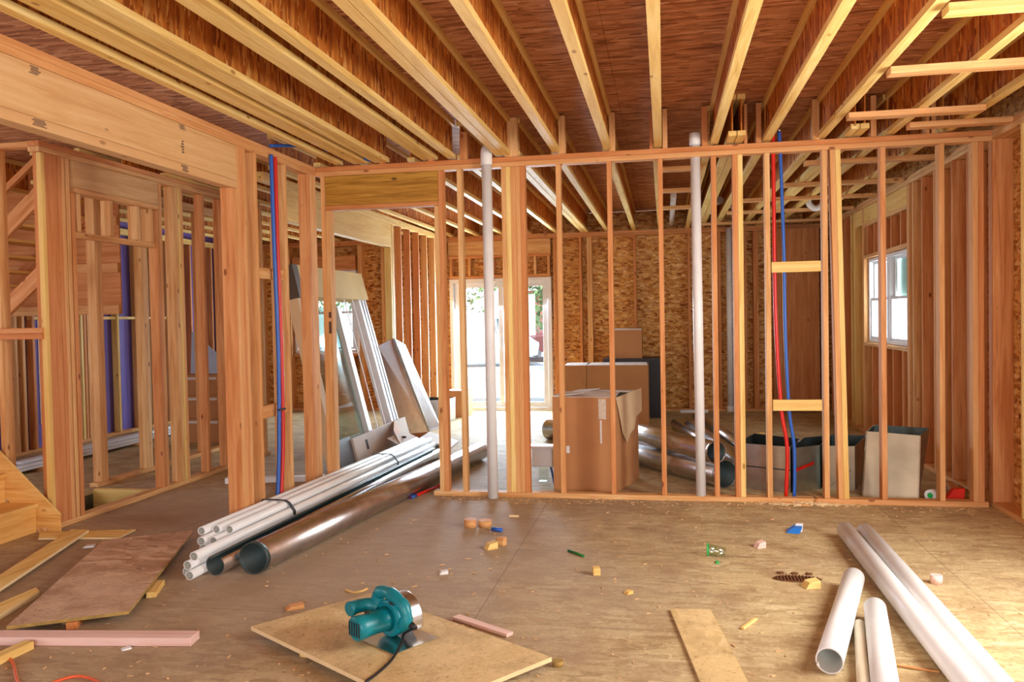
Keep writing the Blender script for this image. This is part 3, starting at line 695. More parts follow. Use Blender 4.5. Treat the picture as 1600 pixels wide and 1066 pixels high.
p_, r_, m_ = pex([(423.5, 242), (424, 262), (429, 400), (435, 560), (436, 700), (433, 795)], x=LX + .018, r=.0135, mat=M_PEXB)
o = tube_obj('water_line', p_, .0145, m_, 'blue plastic water line running down the left wall beside the red one', 'water pipe')
c_ = at(437, 640, 0, LX + .024)
MB().bar(c_ + Vector((.017, -.045, 0)), c_ + Vector((.017, .06, 0)), .01, .014).build('black_clip', M_BLACK, o)
tube_obj('water_line', smooth_path([(LX - .04, 5.72, 2.76), (LX + .1, 6.0, 2.80), (LX + .32, 6.3, 2.79), (LX + .5, 6.41, 2.75)]), .012, M_PEXB, 'dark blue water line bending over the top plate at the room corner', 'water pipe')

# ============================================================ PIPE BUNDLE AND ROUND DUCTS, LEFT
DIR = Vector((.22, 4.1, 0)).normalized(); NEAR = Vector((-2.638, 4.15, 0))
slots = [(0, .027, 0, 'white pipe at the bottom right of the strapped bundle, next to the small duct'), (-.06, .027, .06, 'white pipe at the bottom of the bundle, half hidden behind the front two'),
         (-.032, .074, .03, 'white pipe resting in the groove above the two lowest front pipes'), (-.004, .121, .05, 'white pipe on top of the protruding front group of the bundle'),
         (-.155, .074, .36, 'white pipe low in the set-back group, small mouth only just showing'), (-.155, .122, .34, 'white pipe of the set-back group, left column middle'),
         (-.192, .168, .40, 'white pipe at the top left corner of the bundle'), (-.085, .122, .36, 'white pipe of the set-back group, middle column lower'),
         (-.122, .168, .45, 'white pipe at the top middle of the bundle'), (-.045, .166, .47, 'white pipe at the top right of the bundle, farthest back mouth'),
         (-.118, .027, .5, 'white pipe hidden low in the middle of the bundle'), (-.176, .027, .5, 'white pipe low on the left side of the bundle'), (-.212, .122, .5, 'white pipe along the left flank of the bundle')]
SD = Vector((DIR.y, -DIR.x, 0))
for lat, z, off, lab in slots:
    a = NEAR + SD * lat + DIR * off + Vector((0, 0, z)); b = NEAR + SD * lat + DIR * (4.35 - (.15 if off else 0)) + Vector((0, 0, z))
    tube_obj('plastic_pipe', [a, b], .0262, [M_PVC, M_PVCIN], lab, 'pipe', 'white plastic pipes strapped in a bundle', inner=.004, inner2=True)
for k, dd in enumerate((1.15, 3.1)):
    hull = [(-.245, .09), (-.215, .196), (-.192, .198), (-.045, .196), (-.012, .180), (.028, .125), (.031, .02), (.03, .001), (-.2, .001), (-.206, .02)]
    m = MB(); pts = [NEAR + SD * l_ + DIR * dd + Vector((0, 0, z_)) for l_, z_ in hull]
    for i in range(len(pts)):
        a, b = pts[i], pts[(i + 1) % len(pts)]
        n_ = (b - a).cross(DIR).normalized() * .003
        m.prism([a - DIR * .016, b - DIR * .016, b + DIR * .016, a + DIR * .016], n_)
    tag(m.build('strap', M_BLACK), ('black strap around the bundle of white pipes, nearer the camera' if k == 0 else 'black strap around the far half of the white pipe bundle'), 'strap', 'straps on the pipe bundle')
du = tag(empty('round_duct', (-2.53, 4.24, 0)), 'narrow galvanised duct pipe with open dark seam beside the white pipe bundle', 'duct', 'round ducts left of the doorway')
a = Vector((-2.533, 4.24, .062)); b = a + Vector((.205, 3.95, 0))
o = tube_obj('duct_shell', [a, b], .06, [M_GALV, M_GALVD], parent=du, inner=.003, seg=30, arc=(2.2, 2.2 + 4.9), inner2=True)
tube_obj('seam_lip', [a + Vector((-.03, 0, .040)), b + Vector((-.03, 0, .040))], .008, M_GALVD, parent=du, seg=8)
du = tag(empty('round_duct', (-2.32, 4.3, 0)), 'large shiny galvanised duct pipe lying through the doorway onto the back floor', 'duct', 'round ducts left of the doorway')
a = Vector((-2.328, 4.3, .092)); b = Vector((-1.862, 8.12, .092))
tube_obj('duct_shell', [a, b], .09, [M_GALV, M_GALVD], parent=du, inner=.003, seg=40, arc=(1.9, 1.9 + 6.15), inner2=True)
tube_obj('end_band', [a - Vector((.0, .004, 0)), a + Vector((.003, .03, 0))], .0925, M_GALVD, parent=du, inner=.004, seg=40)
tube_obj('water_line', [at(642, 778, 2, .013), at(690, 757, 2, .013)], .012, M_PEXR, 'short red plastic tube with blue tip lying beside the large duct', 'water pipe')
tube_obj('blue_tip', [at(642, 778, 2, .013), at(650, 774.5, 2, .013)], .0128, M_PEXB, 'blue stub at the end of the red tube beside the large duct', 'pipe cap')

# ============================================================ FOREGROUND WHITE PIPES, RIGHT
def big_pipe(a, b, r, mat, lab, seg=28):
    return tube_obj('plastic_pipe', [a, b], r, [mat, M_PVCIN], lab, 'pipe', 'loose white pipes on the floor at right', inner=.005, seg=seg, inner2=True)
ra = .052
big_pipe(at(1321, 829, 2, ra), at(1527, 1085, 2, ra) + (at(1527, 1085, 2, ra) - at(1321, 829, 2, ra)) * .25, ra, M_PVC, 'long white pipe at right, left one of the long parallel pair')
big_pipe(at(1352, 831, 2, ra), at(1572, 1085, 2, ra) + (at(1572, 1085, 2, ra) - at(1352, 831, 2, ra)) * .25, ra, M_PVC, 'long white pipe at right, right one of the long parallel pair')
rc = .053
c0 = at(1334, 903, 2, rc); c1 = at(1296, 1033, 2, rc)
cp = big_pipe(c0, c1, rc, M_PVC, 'short white pipe with open mouth facing the camera')
MB().prism([at(1279, 1034, 2, .05), at(1276, 1040, 2, .035), at(1281, 1043, 2, .03)], (0, .012, 0)).build('burr', M_PVC, cp)
d0 = at(1367, 950, 2, .05); d1_ = at(1385, 1085, 2, .05); big_pipe(d0, d1_ + (d1_ - d0) * .2, .05, M_PVC, 'short white pipe cut off by the bottom edge beside the thin cream pipe')
e0 = at(1343, 976, 2, .026); e1 = at(1350, 1085, 2, .026); big_pipe(e0, e1 + (e1 - e0) * .2, .024, M_CREAM, 'thin cream pipe between the two short white pipes')

# ============================================================ BOARDS AND SHEETS ON THE FLOOR
def slab(name, pts, t, mats, label, cat, group=None, seed=None):
    """flat sheet: pts = top corners, thickness t downwards; edges use the second material"""
    m = MB(); pts = [Vector(p) for p in pts]; n_ = len(pts)
    vv = [m.bm.verts.new(p) for p in pts] + [m.bm.verts.new(p - Vector((0, 0, t))) for p in pts]
    m.bm.faces.new(vv[:n_]); m.bm.faces.new(vv[n_:][::-1])
    for i in range(n_):
        f = m.bm.faces.new([vv[i], vv[(i + 1) % n_], vv[n_ + (i + 1) % n_], vv[n_ + i]]); f.material_index = 1
    o = m.build(name, mats); return tag(o, label, cat, group)
A_, B_, C_ = at(392, 979, 2, .052), at(580, 927, 2, .052), at(862, 1027, 2, .052)
slab('plywood_sheet', [A_, B_, C_, A_ + (C_ - B_)], .018, [M_PLYY, M_PLYE], 'yellow plywood sheet lying skewed on the floor under the teal saw', 'plywood')
def stick(p, q, w_, h, tone, lab, cat='wood offcut', name='wood_offcut', z=0.0, group=None):
    p, q = Vector(p), Vector(q); p.z = q.z = z + h / 2 + .001
    return tag(beam(name, p, q, w_, h, tone), lab, cat, group)
stick(at(473, 1028, 2, 0), at(560, 985, 2, 0), .04, .030, 'pine', 'stick propping up the plywood sheet on its left edge', group=None)
stick((-.75, 3.25, 0), (-.95, 3.62, 0), .05, .030, 'fir', 'stick under the right half of the saw plywood sheet')
slab('plywood_sheet', [at(162, 844, 2, .055), at(302.7, 829, 2, .055), at(201, 955, 2, .055), at(10, 979, 2, .05)], .016, [M_PLY, M_PLYOLD], 'large weathered plywood sheet at left propped on scraps', 'plywood')
stick(at(112, 985, 2, 0), at(135, 955, 2, 0), .05, .034, 'red', 'short block peeking out under the weathered plywood sheet')
stick(at(250, 915, 2, 0), at(236, 935, 2, 0), .05, .030, 'pine', 'short yellow block under the right edge of the weathered sheet')
slab('plywood_strip', [at(1047, 951, 2, .012), at(1110, 952, 2, .012), at(1110, 952, 2, .012) + (at(1171, 1070, 2, .012) - at(1110, 952, 2, .012)) * 1.3, at(1047, 951, 2, .012) + (at(1096, 1070, 2, .012) - at(1047, 951, 2, .012)) * 1.3], .011, [M_PLYY, M_PLYE], 'narrow pale plywood strip running out of the bottom of the frame', 'plywood')
slab('plywood_strip', [at(0, 898, 2, .036), at(112, 827, 2, .036), at(139, 828, 2, .036), at(0, 920, 2, .036), at(-40, 940, 2, .036), at(-40, 915, 2, .036)], .017, [wood(1, 'pine'), M_PLYE], 'narrow board lying diagonally from the left edge to the stair foot', 'board')
slab('plywood_strip', [at(62, 832, 2, .016), at(212, 827, 2, .016), at(185, 840, 2, .016), at(60, 841, 2, .016)], .012, [wood(0, 'pine'), M_PLYE], 'short board lying crosswise at the foot of the stairs', 'board')
slab('plywood_strip', [at(0, 942, 2, .03), at(56, 918, 2, .03), at(62, 924, 2, .03), at(0, 960, 2, .03), at(-40, 985, 2, .03), at(-40, 962, 2, .03)], .028, [wood(1, 'pine'), M_PLYE], 'yellowish scrap board at the left edge above the large plywood sheet', 'board')
p, q = at(303, 991, 2, .019), at(-60, 991, 2, .019)
p = (at(302, 986, 2, .039) + at(308, 997, 2, .039)) / 2; q = (at(0, 984, 2, .039) + at(0, 997, 2, .039)) / 2; q = q + (q - p) * .3
stick(p, q, .09, .038, 'pink', 'pinkish two-by-four lying across the bottom left corner', 'timber', 'lumber_board')
stick(at(46, 1014, 2, 0), at(-20, 1045, 2, 0), .055, .036, 'pine', 'yellow scrap block with dark crack at the bottom left corner')
tube_obj('extension_cord', smooth_path([at(-30, 1010, 2, .008), at(2, 1020, 2, .008), at(20, 1036, 2, .008), at(28, 1066, 2, .008), at(50, 1080, 2, .008), at(85, 1066, 2, .008), at(120, 1057, 2, .008), at(150, 1064, 2, .008), at(165, 1080, 2, .008)]), .006, M_ORANGE, 'orange extension cord curling at the bottom left corner', 'cord', seg=10)

# ---- small debris, every piece its own
def offcut(px, py, sx_, sy_, sz_, rot, tone, lab, shape='box', name='wood_offcut'):
    c = at(px, py, 2, 0); m = MB()
    if shape == 'box': m.box(-sx_ / 2, -sy_ / 2, 0, sx_ / 2, sy_ / 2, sz_).bevel(.002)
    elif shape == 'round': m.tube([(0, 0, 0), (0, 0, sz_)], sx_ / 2, 20)
    elif shape == 'wedge': m.prism([(-sx_ / 2, -sy_ / 2, 0), (sx_ / 2, -sy_ / 2, 0), (sx_ / 2, -sy_ / 2, sz_), (-sx_ / 4, -sy_ / 2, sz_ * .8)], (0, sy_, 0))
    o = m.build_at(name, wood(0, tone) if isinstance(tone, str) else tone, Matrix.Translation(c + Vector((0, 0, .001))) @ Matrix.Rotation(rot, 4, 'Z'))
    return tag(o, lab, 'wood offcut')
offcut(735, 824, .085, .085, .055, 0, 'fir', 'round wood plug near the doorway, left one of a pair', 'round')
offcut(758, 823, .09, .085, .045, .6, 'fir', 'round wood plug near the doorway, right one touching the blue stub', 'round')
offcut(767, 858, .075, .05, .045, .7, 'pine', 'wood chunk below the plugs, larger left piece', 'wedge')
offcut(784, 852, .05, .045, .05, -.3, 'fir', 'wood chunk below the plugs, smaller right piece')
offcut(1187, 856, .06, .045, .04, .5, 'pink', 'pinkish wood chunk on the open floor right of the clear cup', 'wedge')
offcut(1267, 918, .08, .06, .04, .3, 'pine', 'pale wood block beside the brown carved drain shape', 'wedge')
offcut(1463, 912, .06, .06, .045, 0, 'pink', 'small round wood plug right of the long white pipes', 'round')
offcut(932, 898, .04, .05, .04, .2, 'pine', 'tiny wood cube near the middle of the floor')
offcut(803, 808, .07, .03, .012, .1, M_PLYE, 'white sliver near the bottom plate of the partition', name='wood_chip')
offcut(693, 897, .05, .035, .02, .4, M_PAPER, 'small white scrap on the floor right of the ducts', 'wedge', 'paper_scrap')
offcut(982, 928, .04, .03, .015, .7, 'pine', 'tiny pale chip at the middle of the floor', 'wedge', 'wood_chip')
offcut(460, 951, .09, .05, .02, .6, 'fir', 'flat torn chip above the left corner of the saw sheet', 'wedge', 'wood_chip')
tube_obj('wood_shaving', smooth_path([at(540, 922, 2, .004), at(552, 926, 2, .004), at(565, 924, 2, .008), at(574, 920, 2, .004)]), .006, wood(0, 'pine'), 'curled pale wood shaving just above the saw sheet', 'wood shaving', seg=6)
stick(at(712, 967, 2, 0), at(797, 995, 2, 0), .045, .016, 'pink', 'thin reddish lath beside the upper edge of the saw sheet', 'lath', 'wood_lath')
stick(at(1160, 984, 2, 0), at(1181, 969, 2, 0), .018, .01, 'pine', 'thin pale splinter right of the plywood strip', 'splinter', 'wood_splinter')
stick(at(1392, 1040, 2, 0), at(1468, 1052, 2, 0), .012, .008, 'fir', 'thin splinter under the long white pipe near the bottom edge', 'splinter', 'wood_splinter')
stick(at(1222, 787, 2, 0), at(1266, 791, 2, 0), .05, .012, 'fir', 'flat chip lying against the partition plate at right', 'wood offcut', 'wood_chip')
# brown carved shape: oval ribbed mark with three dots
c = at(1245, 903, 2, .004); M_GR = plain('brown_ribbed_iron', (112, 66, 32), .8, var=.2, scale=60)
gr = tag(empty('floor_grate', (c.x, c.y, 0)), 'small brown ribbed oval piece with three studs lying flat beside a pale wood block', 'grate')
pts = [(c.x + .125 * math.cos(a), c.y - .02 + .05 * math.sin(a), .0008) for a in [k * math.pi / 12 for k in range(24)]]
MB().prism(pts, (0, 0, .006)).build('oval_plate', M_GR, gr)
for k in range(13):
    t_ = (k - 6) / 6.6; h = .046 * math.sqrt(1 - t_ * t_)
    MB().box(c.x + t_ * .115 - .003, c.y - .02 - h, .0068, c.x + t_ * .115 + .003, c.y - .02 + h, .013).build('rib', M_GR, gr)
for k in (-1, 0, 1):
    MB().prism([(c.x + k * .075 + .02 * math.cos(a), c.y + .075 + .013 * math.sin(a), .0008) for a in [q * math.pi / 4 for q in range(8)]], (0, 0, .008)).build('stud_dot', M_GR, gr)
cupc = at(1120, 860, 2, .035)
cu = tag(empty('plastic_cup', (cupc.x, cupc.y, 0)), 'crushed clear plastic cup with green rim lying on its side', 'cup')
tube_obj('cup_wall', [cupc + Vector((-.05, .01, .0)), cupc + Vector((.05, -.005, -.01))], [.036, .028], M_CUP, parent=cu, inner=.0015, seg=24)
tube_obj('rim', [cupc + Vector((-.054, .011, 0)), cupc + Vector((-.048, .010, 0))], .038, M_GREEN, parent=cu, inner=.004, seg=24)
tag(MB().box(*(at(1121, 880, 2, 0) - Vector((.008, .02, 0)))[:2], .001, *(at(1121, 880, 2, 0) + Vector((.008, .025, 0)))[:2], .008).build('plastic_bit', M_GREEN), 'tiny green plastic bit below the clear cup', 'plastic scrap')
tube_obj('green_pencil', [at(888, 860, 2, .008), at(912, 869, 2, .008)], .008, plain('dark_green', (30, 110, 40)), 'thin dark green stick lying on the middle of the floor', 'stick', seg=8)
tube_obj('pipe_stub', [at(769, 826.5, 2, .014), at(784, 828.5, 2, .014)], .0135, M_PEXB, 'short bright blue tube stub beside the round wood plug', 'pipe stub', inner=.003)
bc = at(1240, 832, 2, .0); cp_ = tag(empty('bottle_cap', bc), 'crumpled light blue plastic wrapper right of the floor centre', 'wrapper')
MB().prism([bc + Vector(v) for v in ((-.05, -.03, .002), (.03, -.045, .002), (.05, -.02, .035), (.0, .0, .03))], (0.01, .05, .01)).build('blue_face', M_BLUE, cp_)
MB().prism([bc + Vector(v) for v in ((.0, .025, .003), (.055, .0, .003), (.06, .01, .055), (.02, .03, .05))], (0.005, .02, .0)).build('white_face', M_PAPER, cp_)
offcut(139, 855, .07, .05, .012, .4, M_PAPER, 'white paper scrap lying between the boards at left', 'wedge', 'paper_scrap')
offcut(197, 1015, .04, .03, .008, .8, M_PAPER, 'tiny crumpled paper bit below the pinkish two-by-four', 'wedge', 'paper_scrap')
offcut(872, 1040, .045, .045, .02, 0, M_PLYOLD, 'small dark round disc by the right corner of the saw sheet', 'round', 'wood_disc')
M_CHIP = plain('wood_chip', (222, 180, 130), .8, var=.15, scale=9)
# loose wood chips and dust nobody could count
m = MB(); rr = random.Random(11)
for _ in range(700):
    if rr.random() < .62: x_, y_ = rr.uniform(-3.2, 2.2), rr.uniform(2.9, 6.3)
    else: x_, y_ = rr.uniform(-1.8, 2.2), rr.gauss(6.36, .07)
    if y_ > 6.43: y_ = 6.42 - rr.random() * .1
    a = rr.uniform(0, 3.14); l_ = rr.uniform(.003, .012) * rr.choice((1, 1, 1.6)); w_ = rr.uniform(.0015, .004)
    dx, dy = math.cos(a), math.sin(a); z = .0006
    q = [Vector((x_ + dx * l_ * s1 - dy * w_ * s2, y_ + dy * l_ * s1 + dx * w_ * s2, z)) for s1, s2 in ((-1, -1), (1, -1), (1, 1), (-1, 1))]
    m.prism(q, (0, 0, rr.uniform(.002, .005)))
tag(m.build('wood_chips', M_CHIP), 'loose wood chips and splinters strewn over the floor', 'wood chips', kind='stuff')
m = MB(); rr = random.Random(5)
for _ in range(300):
    x_ = rr.gauss(1.05, .16); y_ = 6.435 - abs(rr.gauss(0, .035)); h = .004 + .018 * math.exp(-((x_ - 1.05) / .16) ** 2) * rr.random()
    s1 = rr.uniform(.005, .014); m.prism([(x_ - s1, y_ - s1, .0007), (x_ + s1, y_ - s1 * .6, .0007), (x_ + s1 * .4, y_ + s1, .0007)], (rr.uniform(-.004, .004), 0, h))
tag(m.build('sawdust_heap', M_PLYE), 'heap of pale sawdust against the partition plate at right', 'sawdust', kind='stuff')
tag(board('plate_joint_block', (1.098, PY - .03, .0005, 1.114, PY - .008, .04), 'red'), 'reddish splinter block at the joint of the bottom plates', 'wood offcut')

# ============================================================ CIRCULAR SAW
so_ = at(606, 996, 2, .055); so_.z = .0535
fdir = Vector((-.83, .56, 0)).normalized()
ldir = Vector((-fdir.y, fdir.x, 0))
MS = Matrix(((fdir.x, ldir.x, 0, so_.x), (fdir.y, ldir.y, 0, so_.y), (0, 0, 1, so_.z), (0, 0, 0, 1)))
saw = tag(empty('circular_saw', so_), 'teal circular saw standing on the yellow plywood sheet', 'saw')
def sp(name, m, mat, par=None):
    m.xform(MS); return m.build(name, mat, par or saw)
sp('base_plate', MB().prism([(-.17, -.145, 0), (.15, -.145, 0), (.15, .055, 0), (.05, .10, 0), (-.17, .10, 0)], (0, 0, .004)), M_STEEL)
def disc_pts(cx, cz, r, a0, a1, n_=18): return [(cx + r * math.cos(a0 + (a1 - a0) * k / n_), cz + r * math.sin(a0 + (a1 - a0) * k / n_)) for k in range(n_ + 1)]
gp = disc_pts(0, .072, .108, -.25, math.pi + .35)
g_ = sp('blade_guard', MB().prism([(x, -.115, z) for x, z in gp], (0, .062, 0)).bevel(.006, 2), M_GALV)
sp('lower_guard', MB().prism([(x, -.122, z) for x, z in disc_pts(-.01, .07, .085, -.6, math.pi * .8)], (0, .006, 0)), M_STEEL, g_)
sp('blade', MB().tube([(0, -.1165, .078), (0, -.1145, .078)], .072, 36), M_STEEL)
sp('gear_housing', MB().prism([(x, -.052, z) for x, z in disc_pts(0, .085, .082, 0, 2 * math.pi, 22)[:-1]], (0, .057, 0)).bevel(.012, 2), M_TEAL)
mo = sp('motor_housing', MB().tube([(0, 0, .085), (0, .03, .085), (0, .10, .085), (0, .13, .085), (0, .165, .085), (0, .172, .085)], [.056, .048, .047, .051, .053, .044], 28), M_TEAL)
for k in range(5):
    sp('vent_slot', MB().bar((-.034 + k * .017, .1735, .055), (-.034 + k * .017, .1735, .115), .006, .003, (0, 1, 0)), M_DARK, mo)
sp('brush_cap', MB().tube([(0.01, .10, .13), (0.01, .10, .138)], .011, 12), M_DARK, mo)
h_ = sp('rear_handle', MB().tube(smooth_path([(-.105, .0, .075), (-.135, .0, .115), (-.115, .0, .165), (-.05, .0, .195), (.02, .0, .198), (.065, .0, .175), (.07, 0, .12)], 5), [.024, .026, .027, .028, .029, .029] * 5 + [.029], 16), M_TEAL)
sp('trigger', MB().box(-.06, -.008, .155, -.025, .010, .178).bevel(.003), M_DARK, h_)
sp('front_grip', MB().tube(smooth_path([(.06, .0, .12), (.10, .03, .13), (.115, .075, .13), (.115, .12, .128)], 5), [.030] * 12 + [.032, .033, .034] + [.030], 14), M_TEAL)
sp('cord_boot', MB().tube([(-.125, -.005, .10), (-.165, -.008, .092), (-.185, -.01, .085)], [.017, .013, .009], 12), M_BLACK)
cb = MS @ Vector((-.18, -.01, .085))
cordp = smooth_path([cb, at(632, 990, 2, .075), at(628, 1003, 2, .062), at(613, 1030, 2, .060), at(590, 1052, 2, .060), at(572, 1066, 2, .060), at(556, 1085, 2, .03)], 8)
tube_obj('power_cord', cordp, .0055, M_BLACK, parent=saw, seg=10)

# ============================================================ STAIRS
st = tag(empty('staircase', (-4.33, 4.5, 0)), 'pale wooden staircase climbing left from the floor with skirt board', 'stairs')
for k in range(6):
    x0 = -4.345 - k * .243; z0 = k * .207
    board('riser', (x0 - .02, 3.95, z0 + .001, x0, 5.0, z0 + .180), 'stair', st)
    board('tread', (x0 - .262, 3.95, z0 + .181, x0 + .022, 5.0, z0 + .207), 'stair', st)
MB().prism([(-4.155, 5.001, .001), (-4.155, 5.001, .125), (-6.1, 5.001, 1.93), (-6.1, 5.001, 1.55), (-4.32, 5.001, .001)], (0, .009, 0)).build('skirt_board', wood(0, 'stair'), st)
MB().prism([(-4.155, 5.0, .126), (-4.155, 5.012, .126), (-6.1, 5.012, 1.932), (-6.1, 5.0, 1.932)], (0, 0, .008)).build('skirt_cap', wood(0, 'pine'), st)
up = tag(empty('upper_stair_flight', (-5.5, 6.3, 1.6)), 'underside of an upper stair flight with slanting stringers behind the hall wall', 'stairs')
for a, b_, w_ in (((-6.3, 6.25, 2.12), (-5.25, 6.25, 2.93), .05), ((-6.4, 6.32, 1.72), (-5.14, 6.32, 2.77), .14), ((-6.4, 7.0, 1.72), (-5.14, 7.0, 2.77), .14)):
    beam('stringer', a, b_, .04, w_, 'red', up)
for k in range(8):
    x_ = -6.35 + k * .15; z_ = 1.83 + k * .126
    board('tread', (x_ - .03, 6.345, z_, x_ + .2, 6.975, z_ + .025), 'stair', up)
beam('stringer', (-6.2, 6.2, 1.12), (-5.15, 6.2, 1.98), .04, .13, 'red', up)

MB().box(-6.9, 7.06, 1.55, -5.12, 7.075, 2.99).build('side_panel', wood(0, 'red'), up)
for z_ in (1.55, 1.95, 2.4): board('panel_batten', (-6.9, 7.02, z_, -5.12, 7.058, z_ + .089), 'fir', up)
# ============================================================ CARTONS AND SHEET METAL
def frame_pts(A, B, D): return Vector(A), Vector(B), Vector(D)
def open_box(name, base, h, mats, label, cat, wall_t=.004, flaps=None, top=None, group=None, shift=(0, 0, 0), bottom=True):
    """box with real walls: base = four floor corners in order, optional shifted/other top corners"""
    base = [Vector(p) for p in base]
    tp = [Vector(p) for p in top] if top else [p + Vector((0, 0, h)) + Vector(shift) for p in base]
    cB = sum(base, Vector()) / 4; cT = sum(tp, Vector()) / 4
    root = tag(empty(name, Vector((cB.x, cB.y, min(p.z for p in base)))), label, cat, group)
    inn = lambda p, c, y_: p + (c - p).normalized() * wall_t * 1.5
    m = MB(); n_ = 4
    vo = [m.bm.verts.new(p) for p in base] + [m.bm.verts.new(p) for p in tp]
    vi = [m.bm.verts.new(inn(p, cB, 0) + Vector((0, 0, wall_t))) for p in base] + [m.bm.verts.new(inn(p, cT, 0)) for p in tp]
    for i in range(4):
        j = (i + 1) % 4
        m.bm.faces.new([vo[i], vo[j], vo[4 + j], vo[4 + i]])
        f = m.bm.faces.new([vi[j], vi[i], vi[4 + i], vi[4 + j]]); f.material_index = 1
        m.bm.faces.new([vo[4 + i], vo[4 + j], vi[4 + j], vi[4 + i]])
    if bottom:
        m.bm.faces.new(vo[:4][::-1]); f = m.bm.faces.new(vi[:4]); f.material_index = 1
    m.build('box_walls', mats, root)
    return root, base, tp
def flap(parent, a, b, out, mat, name='flap', t=.004):
    a, b, out = Vector(a), Vector(b), Vector(out)
    nrm = (b - a).cross(out).normalized() * t
    e = (b - a) * .03
    return MB().prism([a, b, b + out - e, a + out + e], nrm).build(name, mat, parent)
# tall carton behind the partition
bA, bB, bC = Vector((-.925, 6.77, 0)), Vector((-.40, 6.675, 0)), Vector((-.235, 7.29, 0)); bD = bA + (bC - bB)
bigc, _, tp = open_box('cardboard_box', [bA, bB, bC, bD], .775, [M_CARD, M_CARDL], 'tall brown carton right behind the partition studs, flaps folded down', 'box')
flap(bigc, tp[0] + Vector((0, 0, .001)), tp[1] + Vector((0, 0, .001)), (.04, .24, .022), M_CARDP)
flap(bigc, tp[3] + Vector((0, 0, .004)), tp[0] + Vector((0, 0, .004)), (.2, -.03, .016), M_CARDP)
flap(bigc, tp[2] + Vector((0, 0, .004)), tp[3] + Vector((0, 0, .004)), (-.05, -.26, .01), M_CARDP)
# torn flap hanging on the right side
r0, r1 = tp[1], tp[2]; sdv = (r1 - r0); outn = Vector((sdv.y, -sdv.x, 0)).normalized()
pts = [r0 + outn * .005 + Vector((0, 0, .004)), r0 + sdv * 1.0 + outn * .03 + Vector((0, 0, .03)), r0 + sdv * .98 + outn * .035 - Vector((0, 0, .17)), r0 + sdv * .72 + outn * .035 - Vector((0, 0, .20)), r0 + sdv * .66 + outn * .03 - Vector((0, 0, .30)),
       r0 + sdv * .45 + outn * .03 - Vector((0, 0, .33)), r0 + sdv * .38 + outn * .02 - Vector((0, 0, .40)), r0 + sdv * .22 + outn * .015 - Vector((0, 0, .30)), r0 + sdv * .1 + outn * .01 - Vector((0, 0, .12))]
MB().prism(pts, outn * .004).build('torn_flap', M_CARDL, bigc)
fx = (bB - bA)
def on_front(u, z, d=.002):
    n_ = Vector((fx.y, -fx.x, 0)).normalized(); return bA + fx * u + n_ * d + Vector((0, 0, z))
MB().prism([on_front(.74, .60), on_front(.86, .60), on_front(.86, .765), on_front(.74, .765)], Vector((0, -.001, 0))).build('packing_tape', M_TAPE, bigc)
MB().prism([on_front(.76, .40), on_front(.79, .40), on_front(.79, .59), on_front(.76, .59)], Vector((0, -.001, 0))).build('printed_mark', M_CARDP, bigc)
MB().prism([on_front(.14, .31), on_front(.27, .31), on_front(.27, .37), on_front(.14, .37)], Vector((0, -.001, 0))).build('paper_label', M_PAPER, bigc)
# back pair
for x0, x1, lab, nm in ((-1.33, -1.028, 'low-set brown carton in the back row, left of its wider twin', 0), (-1.022, -.215, 'wide brown carton in the back row behind the tall one', 1)):
    r_, _, t_ = open_box('cardboard_box', [(x0, 10.92, 0), (x1, 10.92, 0), (x1, 11.6, 0), (x0, 11.6, 0)], .79, [M_CARD, M_CARDL], lab, 'box', group='cartons in the back row')
    flap(r_, t_[0] + Vector((0, 0, .001)), t_[1] + Vector((0, 0, .001)), (0, .33, .012), M_CARDP); flap(r_, t_[2] + Vector((0, 0, .001)), t_[3] + Vector((0, 0, .001)), (0, -.33, .014), M_CARDP)
k_, _, t_ = open_box('black_crate', [(-.86, 11.66, 0), (-.0, 11.66, 0), (-.0, 12.3, 0), (-.86, 12.3, 0)], .83, [M_DARK, M_DARK], 'large black crate standing behind the back-row cartons', 'crate')
MB().box(-.855, 11.665, .83, -.005, 12.295, .84).build('lid', M_DARK, k_)
r_, _, t_ = open_box('cardboard_box', [(-.72, 11.75, .841), (-.31, 11.75, .841), (-.31, 12.2, .841), (-.72, 12.2, .841)], .40, [M_CARD, M_CARD], 'small brown carton standing on the black crate against the far wall', 'box')
flap(r_, t_[0] + Vector((0, 0, .001)), t_[1] + Vector((0, 0, .001)), (0, .2, .02), M_CARDP)
m = MB()
pp = [(-1.38 + i * .02, 9.6 - i * .008, .125) for i in range(32)]
m.tube(pp, [.118 + .008 * (i % 2) for i in range(32)], 24, inner=.003)
tag(m.build('flexible_duct', M_GALV), 'short silver ribbed duct lying on the floor left of the cartons', 'duct')
# white plastic box on a blue stick
tr = tag(empty('plastic_box', (-1.06, 7.1, 0)), 'white plastic box propped on a blue rod at the tall carton', 'box')
MB().box(-1.155, 7.06, .13, -.975, 7.16, .30).bevel(.008, 2).build('tub', M_VINYL, tr)
MB().box(-1.18, 7.04, .295, -.955, 7.18, .318).bevel(.004).build('lid', M_VINYL, tr)
tube_obj('blue_rod', [at(869, 768, 1, 6.86), (-.985, 7.05, .13)], .010, M_PEXB, parent=tr, seg=10)
MB().box(-1.1, 7.08, .001, -1.02, 7.14, .13).build('stand', M_CUP, tr)
# small box and green-silver duct by the patio door
r_, _, t_ = open_box('cardboard_box', [(-3.16, 11.7, 0), (-2.86, 11.7, 0), (-2.86, 12.05, 0), (-3.16, 12.05, 0)], .385, [M_CARD, M_CARDL], 'small brown carton beside the patio door', 'box')
flap(r_, t_[0], t_[1], (0, .17, .01), M_CARDP)
open_box('duct_section', [(-3.32, 10.85, 0), (-2.98, 10.95, 0), (-2.95, 11.35, 0), (-3.32, 11.35, 0)], .33, [M_GALVL, M_GALVD], 'square sheet-steel duct piece behind the leaning silver one', 'duct')
